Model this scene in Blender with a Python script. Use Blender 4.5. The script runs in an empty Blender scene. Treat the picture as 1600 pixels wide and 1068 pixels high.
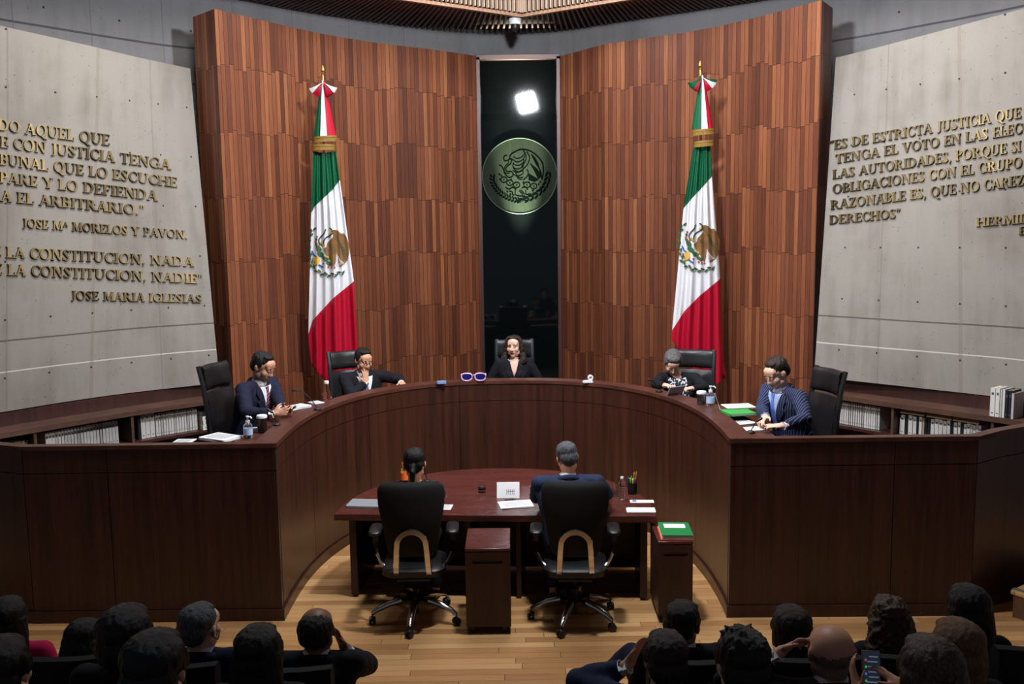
import bpy, math, random
import numpy as np
from mathutils import Vector, Matrix, noise
from mathutils.bvhtree import BVHTree
from mathutils.geometry import tessellate_polygon

SC = bpy.context.scene
COL = SC.collection
random.seed(7)
pi = math.pi

# ------------------------------------------------------------------ camera
F, CH, PX, PY_ = 1450.0, 3.10, 800.0, 534.0
_t = math.atan((534 - 360) / F)
_r = 0.014
_fw = Vector((0, math.cos(_t), -math.sin(_t)))
_up0 = Vector((0, math.sin(_t), math.cos(_t)))
_rt0 = Vector((1, 0, 0))
_rt = _rt0 * math.cos(_r) - _up0 * math.sin(_r)
_up = _up0 * math.cos(_r) + _rt0 * math.sin(_r)
CAMLOC = Vector((0, 0, CH))
cam = bpy.data.cameras.new('camera')
cam.lens = F / 1600 * 36
cam.sensor_width = 36
cam.clip_end = 100
camo = bpy.data.objects.new('camera', cam)
COL.objects.link(camo)
m3 = Matrix((_rt, _up, -_fw)).transposed()
camo.matrix_world = Matrix.Translation(CAMLOC) @ m3.to_4x4()
SC.camera = camo

# ------------------------------------------------------------------ exposure, world, room lights
SC.view_settings.view_transform = 'Standard'
SC.view_settings.look = 'None'
SC.view_settings.gamma = 1
SC.view_settings.use_curve_mapping = False
SC.view_settings.exposure = 0.2
W = bpy.data.worlds.new('dim_room')
SC.world = W
W.use_nodes = True
W.node_tree.nodes['Background'].inputs[0].default_value = (0.75, 0.82, 1.0, 1)
W.node_tree.nodes['Background'].inputs[1].default_value = 0.075

def area(name, loc, target, sx, sy, power, col=(1, 1, 1), spread=pi):
    l = bpy.data.lights.new(name, 'AREA')
    l.shape = 'RECTANGLE'; l.size = sx; l.size_y = sy
    l.energy = power; l.color = col; l.spread = spread
    o = bpy.data.objects.new(name, l)
    COL.objects.link(o)
    o.location = loc
    d = Vector(target) - Vector(loc)
    o.rotation_euler = d.to_track_quat('-Z', 'Y').to_euler()
    return o

def spot(name, loc, target, power, size, blend=0.6, col=(1, 1, 1), radius=0.05):
    l = bpy.data.lights.new(name, 'SPOT')
    l.energy = power; l.spot_size = size; l.spot_blend = blend; l.color = col
    l.shadow_soft_size = radius
    o = bpy.data.objects.new(name, l)
    COL.objects.link(o)
    o.location = loc
    o.rotation_euler = (Vector(target) - Vector(loc)).to_track_quat('-Z', 'Y').to_euler()
    return o

# ceiling recess light panels above the dais
area('recess_light', (0.1, 9.2, 7.1), (0.1, 9.2, 0), 2.6, 2.4, 190, (0.93, 0.96, 1.0))
area('recess_glow', (0.15, 11.0, 7.25), (0.15, 11.9, 6.3), 1.2, 0.3, 60, (0.85, 0.92, 1.0))
# lamps in the recess that wash the leaning slabs from above
area('wash_light', (-2.5, 8.3, 6.3), (-4.4, 9.6, 3.6), 0.5, 0.5, 55, (1.0, 0.97, 0.93), 2.2)
area('wash_light', (2.7, 8.2, 6.3), (4.6, 9.4, 3.6), 0.5, 0.5, 55, (1.0, 0.97, 0.95), 2.2)

# two stage lamps on the side walls, crossing over the bench
spot('fill_spot', (-4.3, 6.0, 5.5), (2.0, 8.8, 1.7), 700, 0.75, 0.8, (1.0, 0.96, 0.92), 0.2)
spot('fill_spot', (4.5, 6.0, 5.5), (-2.0, 8.9, 1.7), 700, 0.75, 0.8, (1.0, 0.96, 0.92), 0.2)

# ------------------------------------------------------------------ rays of the lens, used to size things on real planes
def ray(x, y):
    return _fw + _rt * ((x - PX) / F) - _up * ((y - PY_) / F)
def PZ(x, y, z):
    d = ray(x, y); return CAMLOC + d * ((z - CH) / d.z)
def PD(x, y, Y):
    d = ray(x, y); return CAMLOC + d * (Y / d.y)
def proj(p):
    v = Vector(p) - CAMLOC
    w = v.dot(_fw)
    return PX + F * v.dot(_rt) / w, PY_ - F * v.dot(_up) / w

# ------------------------------------------------------------------ object helpers
def tag(o, label=None, cat=None, group=None, kind=None):
    if label: o['label'] = label
    if cat: o['category'] = cat
    if group: o['group'] = group
    if kind: o['kind'] = kind
    return o
def empty(name, loc=(0, 0, 0), rz=0, label=None, cat=None, group=None):
    o = bpy.data.objects.new(name, None)
    o.empty_display_size = 0.1
    COL.objects.link(o)
    o.location = loc; o.rotation_euler = (0, 0, rz)
    return tag(o, label, cat, group)
def kids(o):
    return [c for c in bpy.data.objects if c.parent == o]
def copy_tree(o, parent=None):
    c = o.copy(); COL.objects.link(c)
    c.parent = parent
    for ch in list(o.children):
        copy_tree(ch, c)
    return c

def frame_from(d):
    d = Vector(d).normalized()
    a = Vector((0, 0, 1)) if abs(d.z) < 0.9 else Vector((1, 0, 0))
    x = d.cross(a).normalized()
    return x, x.cross(d).normalized()

class MB:
    def __init__(s):
        s.v = []; s.f = []; s.m = []; s.uv = None
    def add(s, vs, fs, mi=0):
        b = len(s.v)
        s.v += [tuple(p) for p in vs]
        s.f += [tuple(i + b for i in f) for f in fs]
        s.m += [mi] * len(fs)
        return s
    def box(s, c, d, mi=0, rot=None):
        c = Vector(c); h = Vector(d) / 2
        vs = []
        for sx in (-1, 1):
            for sy in (-1, 1):
                for sz in (-1, 1):
                    p = Vector((sx * h.x, sy * h.y, sz * h.z))
                    if rot: p = rot @ p
                    vs.append(c + p)
        fs = [(0, 1, 3, 2), (4, 6, 7, 5), (0, 4, 5, 1), (2, 3, 7, 6), (0, 2, 6, 4), (1, 5, 7, 3)]
        return s.add(vs, fs, mi)
    def loft(s, rings, cap=True, mi=0, closed=False):
        n = len(rings[0]); vs = [p for r in rings for p in r]; fs = []
        R = len(rings)
        for i in range(R if closed else R - 1):
            j = (i + 1) % R
            for k in range(n):
                l = (k + 1) % n
                fs.append((i * n + k, i * n + l, j * n + l, j * n + k))
        if cap and not closed:
            fs.append(tuple(range(n - 1, -1, -1)))
            fs.append(tuple((R - 1) * n + k for k in range(n)))
        return s.add(vs, fs, mi)
    def tube(s, path, r, n=8, mi=0, closed=False, flat=1.0):
        P = [Vector(p) for p in path]
        rs = r if isinstance(r, (list, tuple)) else [r] * len(P)
        rings = []; px = None
        for i, p in enumerate(P):
            if closed: d = P[(i + 1) % len(P)] - P[i - 1]
            else: d = P[min(i + 1, len(P) - 1)] - P[max(i - 1, 0)]
            if d.length < 1e-9: d = Vector((0, 0, 1))
            d.normalize()
            if px is None: x, y = frame_from(d)
            else:
                x = px - d * px.dot(d)
                if x.length < 1e-6: x, y = frame_from(d)
                x.normalize(); y = d.cross(x)
            px = x
            rings.append([p + x * (rs[i] * math.cos(2 * pi * k / n)) + y * (rs[i] * flat * math.sin(2 * pi * k / n)) for k in range(n)])
        return s.loft(rings, True, mi, closed)
    def caps(s, a, ra, b, rb, n=14, mi=0):
        """closed tapered limb with rounded ends"""
        a = Vector(a); b = Vector(b); d = (b - a)
        L = d.length; d = d / L if L > 1e-9 else Vector((0, 0, 1))
        x, y = frame_from(d)
        rings = []
        for k in (0.06, 0.35, 0.7):
            an = -pi / 2 + k * pi / 2
            rings.append((a + d * (ra * math.sin(an)), ra * math.cos(an)))
        for t in (0, 0.5, 1): rings.append((a + d * L * t, ra + (rb - ra) * t))
        for k in (0.3, 0.65, 0.94):
            an = k * pi / 2
            rings.append((b + d * (rb * math.sin(an)), rb * math.cos(an)))
        return s.loft([[c + x * (r * math.cos(2 * pi * k / n)) + y * (r * math.sin(2 * pi * k / n)) for k in range(n)] for c, r in rings], True, mi)
    def lathe(s, prof, o=(0, 0, 0), n=20, mi=0, rot=None):
        o = Vector(o); rings = []
        for r, z in prof:
            ring = []
            for k in range(n):
                p = Vector((r * math.cos(2 * pi * k / n), r * math.sin(2 * pi * k / n), z))
                if rot: p = rot @ p
                ring.append(o + p)
            rings.append(ring)
        return s.loft(rings, True, mi)
    def ell(s, c, r, mi=0, rot=None, nu=18, nv=12):
        c = Vector(c)
        r = (r, r, r) if isinstance(r, (int, float)) else r
        rings = []
        for j in range(nv + 1):
            ph = -pi / 2 + pi * (0.02 + 0.96 * j / nv)
            ring = []
            for k in range(nu):
                p = Vector((r[0] * math.cos(ph) * math.cos(2 * pi * k / nu), r[1] * math.cos(ph) * math.sin(2 * pi * k / nu), r[2] * math.sin(ph)))
                if rot: p = rot @ p
                ring.append(c + p)
            rings.append(ring)
        return s.loft(rings, True, mi)
    def prism(s, poly, z0, z1, mi=0, mat=None):
        """2D outline (ccw) extruded along z, optional 4x4"""
        n = len(poly)
        vs = [Vector((x, y, z0)) for x, y in poly] + [Vector((x, y, z1)) for x, y in poly]
        if mat: vs = [mat @ v for v in vs]
        tr = tessellate_polygon([[Vector((x, y, 0)) for x, y in poly]])
        fs = []
        for a, b, c in tr:
            A, B, C_ = poly[a], poly[b], poly[c]
            if (B[0] - A[0]) * (C_[1] - A[1]) - (B[1] - A[1]) * (C_[0] - A[0]) < 0: b, c = c, b
            fs.append((a + n, b + n, c + n)); fs.append((a, c, b))
        area2 = sum(poly[i][0] * poly[(i + 1) % n][1] - poly[(i + 1) % n][0] * poly[i][1] for i in range(n))
        for i in range(n):
            j = (i + 1) % n
            fs.append((i, j, j + n, i + n) if area2 > 0 else (j, i, i + n, j + n))
        return s.add(vs, fs, mi)
    def mesh(s, name, mats, smooth=True, ang=38):
        me = bpy.data.meshes.new(name)
        me.from_pydata(s.v, [], s.f)
        for m in (mats if isinstance(mats, (list, tuple)) else [mats]): me.materials.append(m)
        me.polygons.foreach_set('material_index', s.m)
        me.validate(); me.update()
        if smooth:
            me.polygons.foreach_set('use_smooth', [True] * len(me.polygons))
            me.set_sharp_from_angle(angle=math.radians(ang))
        return me
    def build(s, name, mats, parent=None, smooth=True, bevel=0, seg=2, ang=38):
        o = bpy.data.objects.new(name, s.mesh(name, mats, smooth, ang))
        COL.objects.link(o)
        if parent is not None: o.parent = parent
        if bevel:
            b = o.modifiers.new('bevel', 'BEVEL'); b.width = bevel; b.segments = seg; b.limit_method = 'ANGLE'; b.angle_limit = math.radians(40)
        return o

def remesh(mb, voxel, smooth=2, fac=0.5, wrinkle=0, wscale=14, seed=0):
    """fuse overlapping closed shapes into one continuous skin"""
    o = bpy.data.objects.new('tmp', mb.mesh('tmp', [], False))
    COL.objects.link(o)
    r = o.modifiers.new('r', 'REMESH'); r.mode = 'VOXEL'; r.voxel_size = voxel
    if smooth:
        sm = o.modifiers.new('s', 'SMOOTH'); sm.factor = fac; sm.iterations = smooth
    dg = bpy.context.evaluated_depsgraph_get()
    dg.update()
    me = bpy.data.meshes.new_from_object(o.evaluated_get(dg))
    old = o.data
    bpy.data.objects.remove(o); bpy.data.meshes.remove(old)
    if wrinkle:
        n = len(me.vertices)
        co = np.empty(n * 3); me.vertices.foreach_get('co', co)
        no = np.empty(n * 3); me.vertices.foreach_get('normal', no)
        co = co.reshape(-1, 3); no = no.reshape(-1, 3)
        ws = wscale if isinstance(wscale, (list, tuple)) else (wscale,) * 3
        for i in range(n):
            p = Vector((co[i][0] * ws[0] + seed, co[i][1] * ws[1], co[i][2] * ws[2]))
            co[i] += no[i] * (wrinkle * noise.noise(p) + wrinkle * 0.5 * noise.noise(p * 2.3))
        me.vertices.foreach_set('co', co.ravel())
        me.update()
    me.materials.clear()
    me.polygons.foreach_set('use_smooth', [True] * len(me.polygons))
    return me
def mobj(name, me, mats, parent=None):
    for m in (mats if isinstance(mats, (list, tuple)) else [mats]): me.materials.append(m)
    me.name = name
    o = bpy.data.objects.new(name, me)
    COL.objects.link(o)
    if parent is not None: o.parent = parent
    return o

# ------------------------------------------------------------------ materials
def S(r, g, b):
    f = lambda c: (c / 255 / 12.92) if c / 255 <= 0.04045 else ((c / 255 + 0.055) / 1.055) ** 2.4
    return (f(r), f(g), f(b), 1)

class NB:
    def __init__(s, name, col=(0.5, 0.5, 0.5, 1), rough=0.5, metal=0.0, spec=0.5):
        s.mat = bpy.data.materials.new(name); s.mat.use_nodes = True
        s.t = s.mat.node_tree; s.b = s.t.nodes['Principled BSDF']
        s.b.inputs['Base Color'].default_value = col
        s.b.inputs['Roughness'].default_value = rough
        s.b.inputs['Metallic'].default_value = metal
        s.b.inputs['Specular IOR Level'].default_value = spec
        s.mat.diffuse_color = col
    def n(s, typ, ins=None, **kw):
        nd = s.t.nodes.new(typ)
        for k, v in kw.items(): setattr(nd, k, v)
        for k, v in (ins or {}).items(): s.set(nd.inputs[k], v)
        return nd
    def set(s, sock, v):
        if isinstance(v, bpy.types.NodeSocket): s.t.links.new(v, sock)
        else: sock.default_value = v
    def m(s, op, a, b=0.0, c=None):
        nd = s.t.nodes.new('ShaderNodeMath'); nd.operation = op
        s.set(nd.inputs[0], a); s.set(nd.inputs[1], b)
        if c is not None: s.set(nd.inputs[2], c)
        return nd.outputs[0]
    def mix(s, f, a, b, bt='MIX'):
        nd = s.t.nodes.new('ShaderNodeMix'); nd.data_type = 'RGBA'; nd.blend_type = bt
        s.set(nd.inputs[0], f); s.set(nd.inputs[6], a); s.set(nd.inputs[7], b)
        return nd.outputs[2]
    def ramp(s, f, stops):
        nd = s.t.nodes.new('ShaderNodeValToRGB')
        cr = nd.color_ramp
        while len(cr.elements) < len(stops): cr.elements.new(0.5)
        for e, (p, c) in zip(cr.elements, stops):
            e.position = p; e.color = c
        s.set(nd.inputs[0], f)
        return nd.outputs[0]
    def xyz(s, kind='Object'):
        tc = s.n('ShaderNodeTexCoord')
        return tc.outputs[kind]
    def sep(s, v):
        nd = s.n('ShaderNodeSeparateXYZ', {0: v}); return nd.outputs
    def comb(s, x, y, z):
        return s.n('ShaderNodeCombineXYZ', {0: x, 1: y, 2: z}).outputs[0]
    def scale(s, v, sc):
        return s.n('ShaderNodeMapping', {'Vector': v, 'Scale': sc}).outputs[0]
    def noise(s, v, sc, det=3, rough=0.5, out=0):
        return s.n('ShaderNodeTexNoise', {'Vector': v, 'Scale': sc, 'Detail': det, 'Roughness': rough}).outputs[out]
    def white(s, v):
        return s.n('ShaderNodeTexWhiteNoise', {'Vector': v}, noise_dimensions='3D').outputs[0]
    def bump(s, h, st=0.2, dist=0.01):
        nd = s.n('ShaderNodeBump', {'Height': h, 'Strength': st, 'Distance': dist})
        s.t.links.new(nd.outputs[0], s.b.inputs['Normal'])
    def col(s, c): s.set(s.b.inputs['Base Color'], c)
    def rough(s, c): s.set(s.b.inputs['Roughness'], c)

def plain(name, col, rough=0.5, metal=0.0, spec=0.5):
    return NB(name, col, rough, metal, spec).mat
def cloth(name, col, rough=0.85, var=0.25, sc=160):
    b = NB(name, col, rough, 0, 0.2)
    v = b.xyz()
    n = b.noise(v, sc, 2)
    d = tuple(c * (1 - var) for c in col[:3]) + (1,)
    u = tuple(min(1, c * (1 + var)) for c in col[:3]) + (1,)
    b.col(b.mix(n, d, u))
    b.bump(n, 0.15, 0.002)
    return b.mat
def glass(name, col=(1, 1, 1, 1), rough=0.02):
    b = NB(name, col, rough)
    b.b.inputs['Transmission Weight'].default_value = 1.0
    b.b.inputs['IOR'].default_value = 1.45
    return b.mat
def hairmat(name, c0, c1, rough=0.45, stretch=(60, 60, 7)):
    b = NB(name, c0, rough, 0, 0.35)
    v = b.scale(b.xyz(), stretch)
    n = b.noise(v, 4.0, 4, 0.7)
    b.col(b.ramp(n, [(0.35, c0), (0.75, c1)]))
    b.bump(n, 0.6, 0.01)
    return b.mat

# dark veneer of bench, desk and bookcases
def veneer(name, a, c, rough=0.33, sc=(45, 45, 1.6), spec=0.45):
    b = NB(name, a, rough, 0, spec)
    v = b.xyz()
    n1 = b.noise(b.scale(v, sc), 2.2, 5, 0.65)
    n2 = b.noise(b.scale(v, tuple(k * 0.12 for k in sc)), 3.0, 2)
    f = b.m('MULTIPLY_ADD', n2, 0.6, b.m('MULTIPLY', n1, 0.55))
    b.col(b.ramp(f, [(0.35, a), (0.8, c)]))
    b.rough(b.m('MULTIPLY_ADD', n1, 0.2, rough - 0.1))
    b.bump(n1, 0.06, 0.003)
    return b.mat
M_BENCH = veneer('bench_veneer', S(34, 18, 13), S(76, 42, 30))
M_BTOP = veneer('bench_top_veneer', S(56, 30, 24), S(94, 54, 43), 0.38, (14, 14, 14))
M_DARKWOOD = veneer('dark_veneer', S(40, 20, 16), S(66, 34, 27), 0.4)
M_DESK = veneer('desk_veneer', S(60, 27, 23), S(98, 48, 40), 0.25, (3, 40, 40), 0.5)
M_SHELF = veneer('shelf_veneer', S(56, 34, 26), S(96, 64, 50), 0.5, (6, 6, 40))

def planks(name):
    """upright boards of varied red brown, laid in staggered lengths (uv in metres)"""
    b = NB(name, S(120, 62, 34), 0.42, 0, 0.4)
    u, v, _ = b.sep(b.xyz('UV'))
    w = 0.062
    iu = b.m('FLOOR', b.m('DIVIDE', u, w))
    fu = b.m('FRACT', b.m('DIVIDE', u, w))
    off = b.m('MULTIPLY', b.white(b.comb(iu, 3.0, 0.0)), 0.05)
    big = b.m('FLOOR', b.m('DIVIDE', u, w * 3))
    off2 = b.m('MULTIPLY', b.white(b.comb(big, 7.0, 1.0)), 0.09)
    vv = b.m('DIVIDE', b.m('ADD', b.m('ADD', v, off), off2), 0.72)
    iv = b.m('FLOOR', vv); fv = b.m('FRACT', vv)
    r = b.white(b.comb(iu, iv, 0.0))
    rb = b.white(b.comb(big, iv, 5.0))
    vec = b.comb(b.m('MULTIPLY_ADD', r, 40.0, b.m('MULTIPLY', u, 60.0)), b.m('MULTIPLY', v, 2.2), r)
    g = b.noise(vec, 1.6, 5, 0.6)
    f = b.m('ADD', b.m('MULTIPLY', r, 0.42), b.m('ADD', b.m('MULTIPLY', g, 0.42), b.m('MULTIPLY', rb, 0.12)))
    c = b.ramp(f, [(0.14, S(68, 37, 27)), (0.42, S(103, 57, 38)), (0.62, S(125, 73, 47)), (0.9, S(166, 108, 68))])
    ed = b.m('LESS_THAN', b.m('ABSOLUTE', b.m('SUBTRACT', fu, 0.5)), 0.455)
    ev = b.m('GREATER_THAN', fv, 0.008)
    e = b.m('MULTIPLY', ed, ev)
    b.col(b.mix(e, S(40, 20, 14), c))
    b.rough(b.m('MULTIPLY_ADD', g, 0.15, 0.34))
    b.bump(b.m('ADD', e, b.m('MULTIPLY', g, 0.12)), 0.35, 0.006)
    return b.mat
M_PLANK = planks('wall_boards')

def concrete(name, base, dark, vlines=(), dots=None, ulines=(), streak=0.5, grain=1.0):
    b = NB(name, base, 0.9, 0, 0.2)
    uv = b.xyz('UV')
    u, v, _ = b.sep(uv)
    n1 = b.noise(uv, 1.1, 5, 0.6)
    n2 = b.noise(b.scale(uv, (5, 0.55, 1)), 1.3, 4, 0.6)
    n3 = b.noise(uv, 55, 3, 0.7)
    f = b.m('ADD', b.m('MULTIPLY', n1, 0.6), b.m('MULTIPLY', n2, 0.4))
    c = b.ramp(f, [(0.3, dark), (0.52, base), (0.75, tuple(min(1, k * 1.12) for k in base[:3]) + (1,))])
    c = b.mix(b.m('MULTIPLY', n3, 0.5 * grain), c, (0.18, 0.16, 0.14, 1))
    # small blow holes
    vo = b.n('ShaderNodeTexVoronoi', {'Vector': uv, 'Scale': 16.0}).outputs['Distance']
    wn = b.noise(uv, 3.0, 1)
    ho = b.m('LESS_THAN', vo, b.m('MULTIPLY', wn, 0.15))
    c = b.mix(b.m('MULTIPLY', ho, 0.7), c, (0.05, 0.045, 0.04, 1))
    h = b.m('SUBTRACT', b.m('MULTIPLY', n3, 0.4), ho)
    for v0, wd, cc in vlines:
        k = b.m('LESS_THAN', b.m('ABSOLUTE', b.m('SUBTRACT', b.m('ADD', v, b.m('MULTIPLY', n1, 0.02)), v0)), wd)
        c = b.mix(b.m('MULTIPLY', k, 0.8), c, cc)
        h = b.m('SUBTRACT', h, k)
    for u0, wd, cc in ulines:
        k = b.m('LESS_THAN', b.m('ABSOLUTE', b.m('SUBTRACT', b.m('ADD', u, b.m('MULTIPLY', n1, 0.02)), u0)), wd)
        c = b.mix(b.m('MULTIPLY', k, 0.45), c, cc)
    if dots:
        du, dv, u0, v0, r = dots
        fu = b.m('MULTIPLY', b.m('SUBTRACT', b.m('FRACT', b.m('DIVIDE', b.m('SUBTRACT', u, u0), du)), 0.5), du)
        fv = b.m('MULTIPLY', b.m('SUBTRACT', b.m('FRACT', b.m('DIVIDE', b.m('SUBTRACT', v, v0), dv)), 0.5), dv)
        d = b.m('SQRT', b.m('ADD', b.m('MULTIPLY', fu, fu), b.m('MULTIPLY', fv, fv)))
        k = b.m('LESS_THAN', d, r)
        c = b.mix(k, c, (0.03, 0.028, 0.026, 1))
        h = b.m('SUBTRACT', h, b.m('MULTIPLY', k, 3.0))
    b.col(c)
    b.bump(h, 0.35, 0.008)
    return b.mat

def oakfloor(name):
    b = NB(name, S(150, 105, 62), 0.36, 0, 0.4)
    x, y, _ = b.sep(b.xyz())
    w = 0.085
    iy = b.m('FLOOR', b.m('DIVIDE', y, w)); fy = b.m('FRACT', b.m('DIVIDE', y, w))
    xo = b.m('ADD', x, b.m('MULTIPLY', b.white(b.comb(iy, 1.0, 0.0)), 1.3))
    ix = b.m('FLOOR', b.m('DIVIDE', xo, 1.1)); fx = b.m('FRACT', b.m('DIVIDE', xo, 1.1))
    r = b.white(b.comb(ix, iy, 2.0))
    g = b.noise(b.comb(b.m('MULTIPLY', x, 2.5), b.m('MULTIPLY', y, 60.0), b.m('MULTIPLY', r, 30.0)), 1.5, 5, 0.65)
    f = b.m('ADD', b.m('MULTIPLY', r, 0.5), b.m('MULTIPLY', g, 0.5))
    c = b.ramp(f, [(0.2, S(158, 110, 68)), (0.5, S(184, 136, 88)), (0.85, S(208, 164, 112))])
    e = b.m('MULTIPLY', b.m('GREATER_THAN', fy, 0.03), b.m('GREATER_THAN', fx, 0.004))
    b.col(b.mix(e, S(82, 52, 32), c))
    b.rough(b.m('MULTIPLY_ADD', g, 0.2, 0.25))
    b.bump(b.m('ADD', e, b.m('MULTIPLY', g, 0.1)), 0.2, 0.003)
    return b.mat
M_FLOOR = oakfloor('oak_floor')

M_LEATHER = NB('black_leather', S(22, 22, 24), 0.38, 0, 0.5)
M_LEATHER.bump(M_LEATHER.noise(M_LEATHER.xyz(), 90, 3), 0.1, 0.002); M_LEATHER = M_LEATHER.mat
M_BLACK = plain('black_plastic', S(20, 20, 21), 0.45)
M_MATTE = cloth('black_mesh_fabric', S(30, 28, 28), 0.8)
M_STEEL = plain('dark_steel', S(60, 60, 64), 0.35, 0.8)
M_CHROME = plain('chrome', (0.75, 0.72, 0.7, 1), 0.16, 1.0)
M_GOLD = plain('gold_metal', S(206, 160, 82), 0.3, 0.9)
M_PAPER = cloth('paper', S(226, 226, 228), 0.8, 0.03, 8)
M_WHITE = plain('white_plastic', S(232, 232, 235), 0.4)
M_GLASSY = glass('clear_glass')
M_GAP = plain('black_gap', S(8, 6, 5), 0.9)

def strip_uv(o, nu, nv, us, vs):
    """uv in metres for a grid sheet whose verts run u-major"""
    me = o.data
    uvl = me.uv_layers.new(name='UVMap')
    for l in me.loops:
        i = l.vertex_index % (nu * nv)
        uvl.data[l.index].uv = (us[i // nv], vs[i % nv] if not isinstance(vs[0], (list, tuple)) else vs[i // nv][i % nv])

def sheet(name, cols, mat, thick, direction, parent=None, vscale=None):
    """cols: list of columns (bottom to top points); gives real thickness away from `direction(i)`"""
    nu = len(cols); nv = len(cols[0])
    V = [p for c in cols for p in c]
    back = []
    for i, c in enumerate(cols):
        d = Vector(direction[i])
        back += [Vector(p) + d * thick for p in c]
    fs = []; N = nu * nv
    for i in range(nu - 1):
        for j in range(nv - 1):
            a = i * nv + j
            fs.append((a, a + nv, a + nv + 1, a + 1))
            fs.append((N + a, N + a + 1, N + a + nv + 1, N + a + nv))
    for i in range(nu - 1):
        a = i * nv; fs.append((a, N + a, N + a + nv, a + nv))
        a = i * nv + nv - 1; fs.append((a, a + nv, N + a + nv, N + a))
    for j in range(nv - 1):
        a = j; fs.append((a, a + 1, N + a + 1, N + a))
        a = (nu - 1) * nv + j; fs.append((a, N + a, N + a + 1, a + 1))
    mb = MB(); mb.add(V + back, fs)
    o = mb.build(name, mat, parent, True, ang=30)
    us = [0.0]
    for i in range(1, nu): us.append(us[-1] + (Vector(cols[i][0]) - Vector(cols[i - 1][0])).length)
    vs = [[(Vector(c[j]) - Vector(c[0])).length + c[0][2] for j in range(nv)] for c in cols]
    strip_uv(o, nu, nv, us, vs)
    return o

def resample(pts, n, smooth=True):
    """evenly spaced catmull-rom through plan points"""
    P = [Vector(p) for p in pts]
    out = []
    for i in range(len(P) - 1):
        p0 = P[max(i - 1, 0)]; p1 = P[i]; p2 = P[i + 1]; p3 = P[min(i + 2, len(P) - 1)]
        for k in range(24):
            t = k / 24
            if smooth:
                q = 0.5 * ((2 * p1) + (p2 - p0) * t + (2 * p0 - 5 * p1 + 4 * p2 - p3) * t * t + (3 * p1 - p0 - 3 * p2 + p3) * t ** 3)
            else: q = p1.lerp(p2, t)
            out.append(q)
    out.append(P[-1])
    L = [0]
    for i in range(1, len(out)): L.append(L[-1] + (out[i] - out[i - 1]).length)
    res = []; j = 0
    for k in range(n):
        s_ = L[-1] * k / (n - 1)
        while j < len(out) - 2 and L[j + 1] < s_: j += 1
        d = L[j + 1] - L[j]
        res.append(out[j].lerp(out[j + 1], (s_ - L[j]) / d if d else 0))
    return res

def offset(pts, d, closed=False):
    """plan polyline shifted to its left by d (mitred)"""
    P = [Vector((p[0], p[1])) for p in pts]; out = []
    for i in range(len(P)):
        a = P[max(i - 1, 0)]; b = P[i]; c = P[min(i + 1, len(P) - 1)]
        d1 = (b - a); d2 = (c - b)
        if d1.length < 1e-9: d1 = d2
        if d2.length < 1e-9: d2 = d1
        d1.normalize(); d2.normalize()
        n1 = Vector((-d1.y, d1.x)); n2 = Vector((-d2.y, d2.x))
        n = n1 + n2
        n.normalize()
        k = max(0.35, n.dot(n1))
        out.append(b + n * (d / k))
    return out

def wallstrip(mb, pts, d0, d1, z0, z1, mi=0):
    """solid strip following a plan polyline between two left-offsets"""
    A = offset(pts, d0); B = offset(pts, d1)
    rings = []
    for a, b in zip(A, B):
        rings.append([(a.x, a.y, z0), (a.x, a.y, z1), (b.x, b.y, z1), (b.x, b.y, z0)])
    mb.loft(rings, True, mi)
    return mb
# ================================================================== SETTING
DAIS = 0.60
fl = MB(); fl.box((0, 6.2, -0.05), (16, 9.0, 0.1))
tag(fl.build('floor', M_FLOOR), kind='structure')

# --- upper drum of grey concrete
drum = resample([(-7.4, 5.2), (-7, 6.5), (-6.0, 8.6), (-5, 10.1), (-4.1, 11.2), (-3.27, 11.85), (-2.6, 12.55), (-1.38, 13.5), (-0.6, 13.92), (0.11, 14.05), (0.8, 13.88), (1.49, 13.42), (2.2, 12.95), (3.3, 12.2), (4.2, 11.3), (5.1, 10.2), (6, 8.7), (7, 6.6), (7.4, 5.2)], 90)
GR = S(124, 123, 126)
M_UPPER = concrete('grey_concrete', GR, S(98, 98, 102), vlines=[(5.33, 0.012, S(60, 60, 64)), (4.1, 0.01, S(70, 70, 74))], dots=(0.85, 0.62, 0.1, 0.25, 0.013), ulines=[(k * 0.85 + 0.2, 0.006, S(80, 80, 84)) for k in range(3, 24, 1)][:10])
nrm = []
for i, p in enumerate(drum):
    a = drum[max(i - 1, 0)]; b = drum[min(i + 1, len(drum) - 1)]
    d = (b - a).normalized(); nrm.append((-d.y, d.x, 0))
cols = [[Vector((p.x, p.y, z)) for z in np.linspace(0.0, 7.4, 12)] for p in drum]
tag(sheet('wall_back', cols, M_UPPER, 0.2, nrm), kind='structure')

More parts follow.
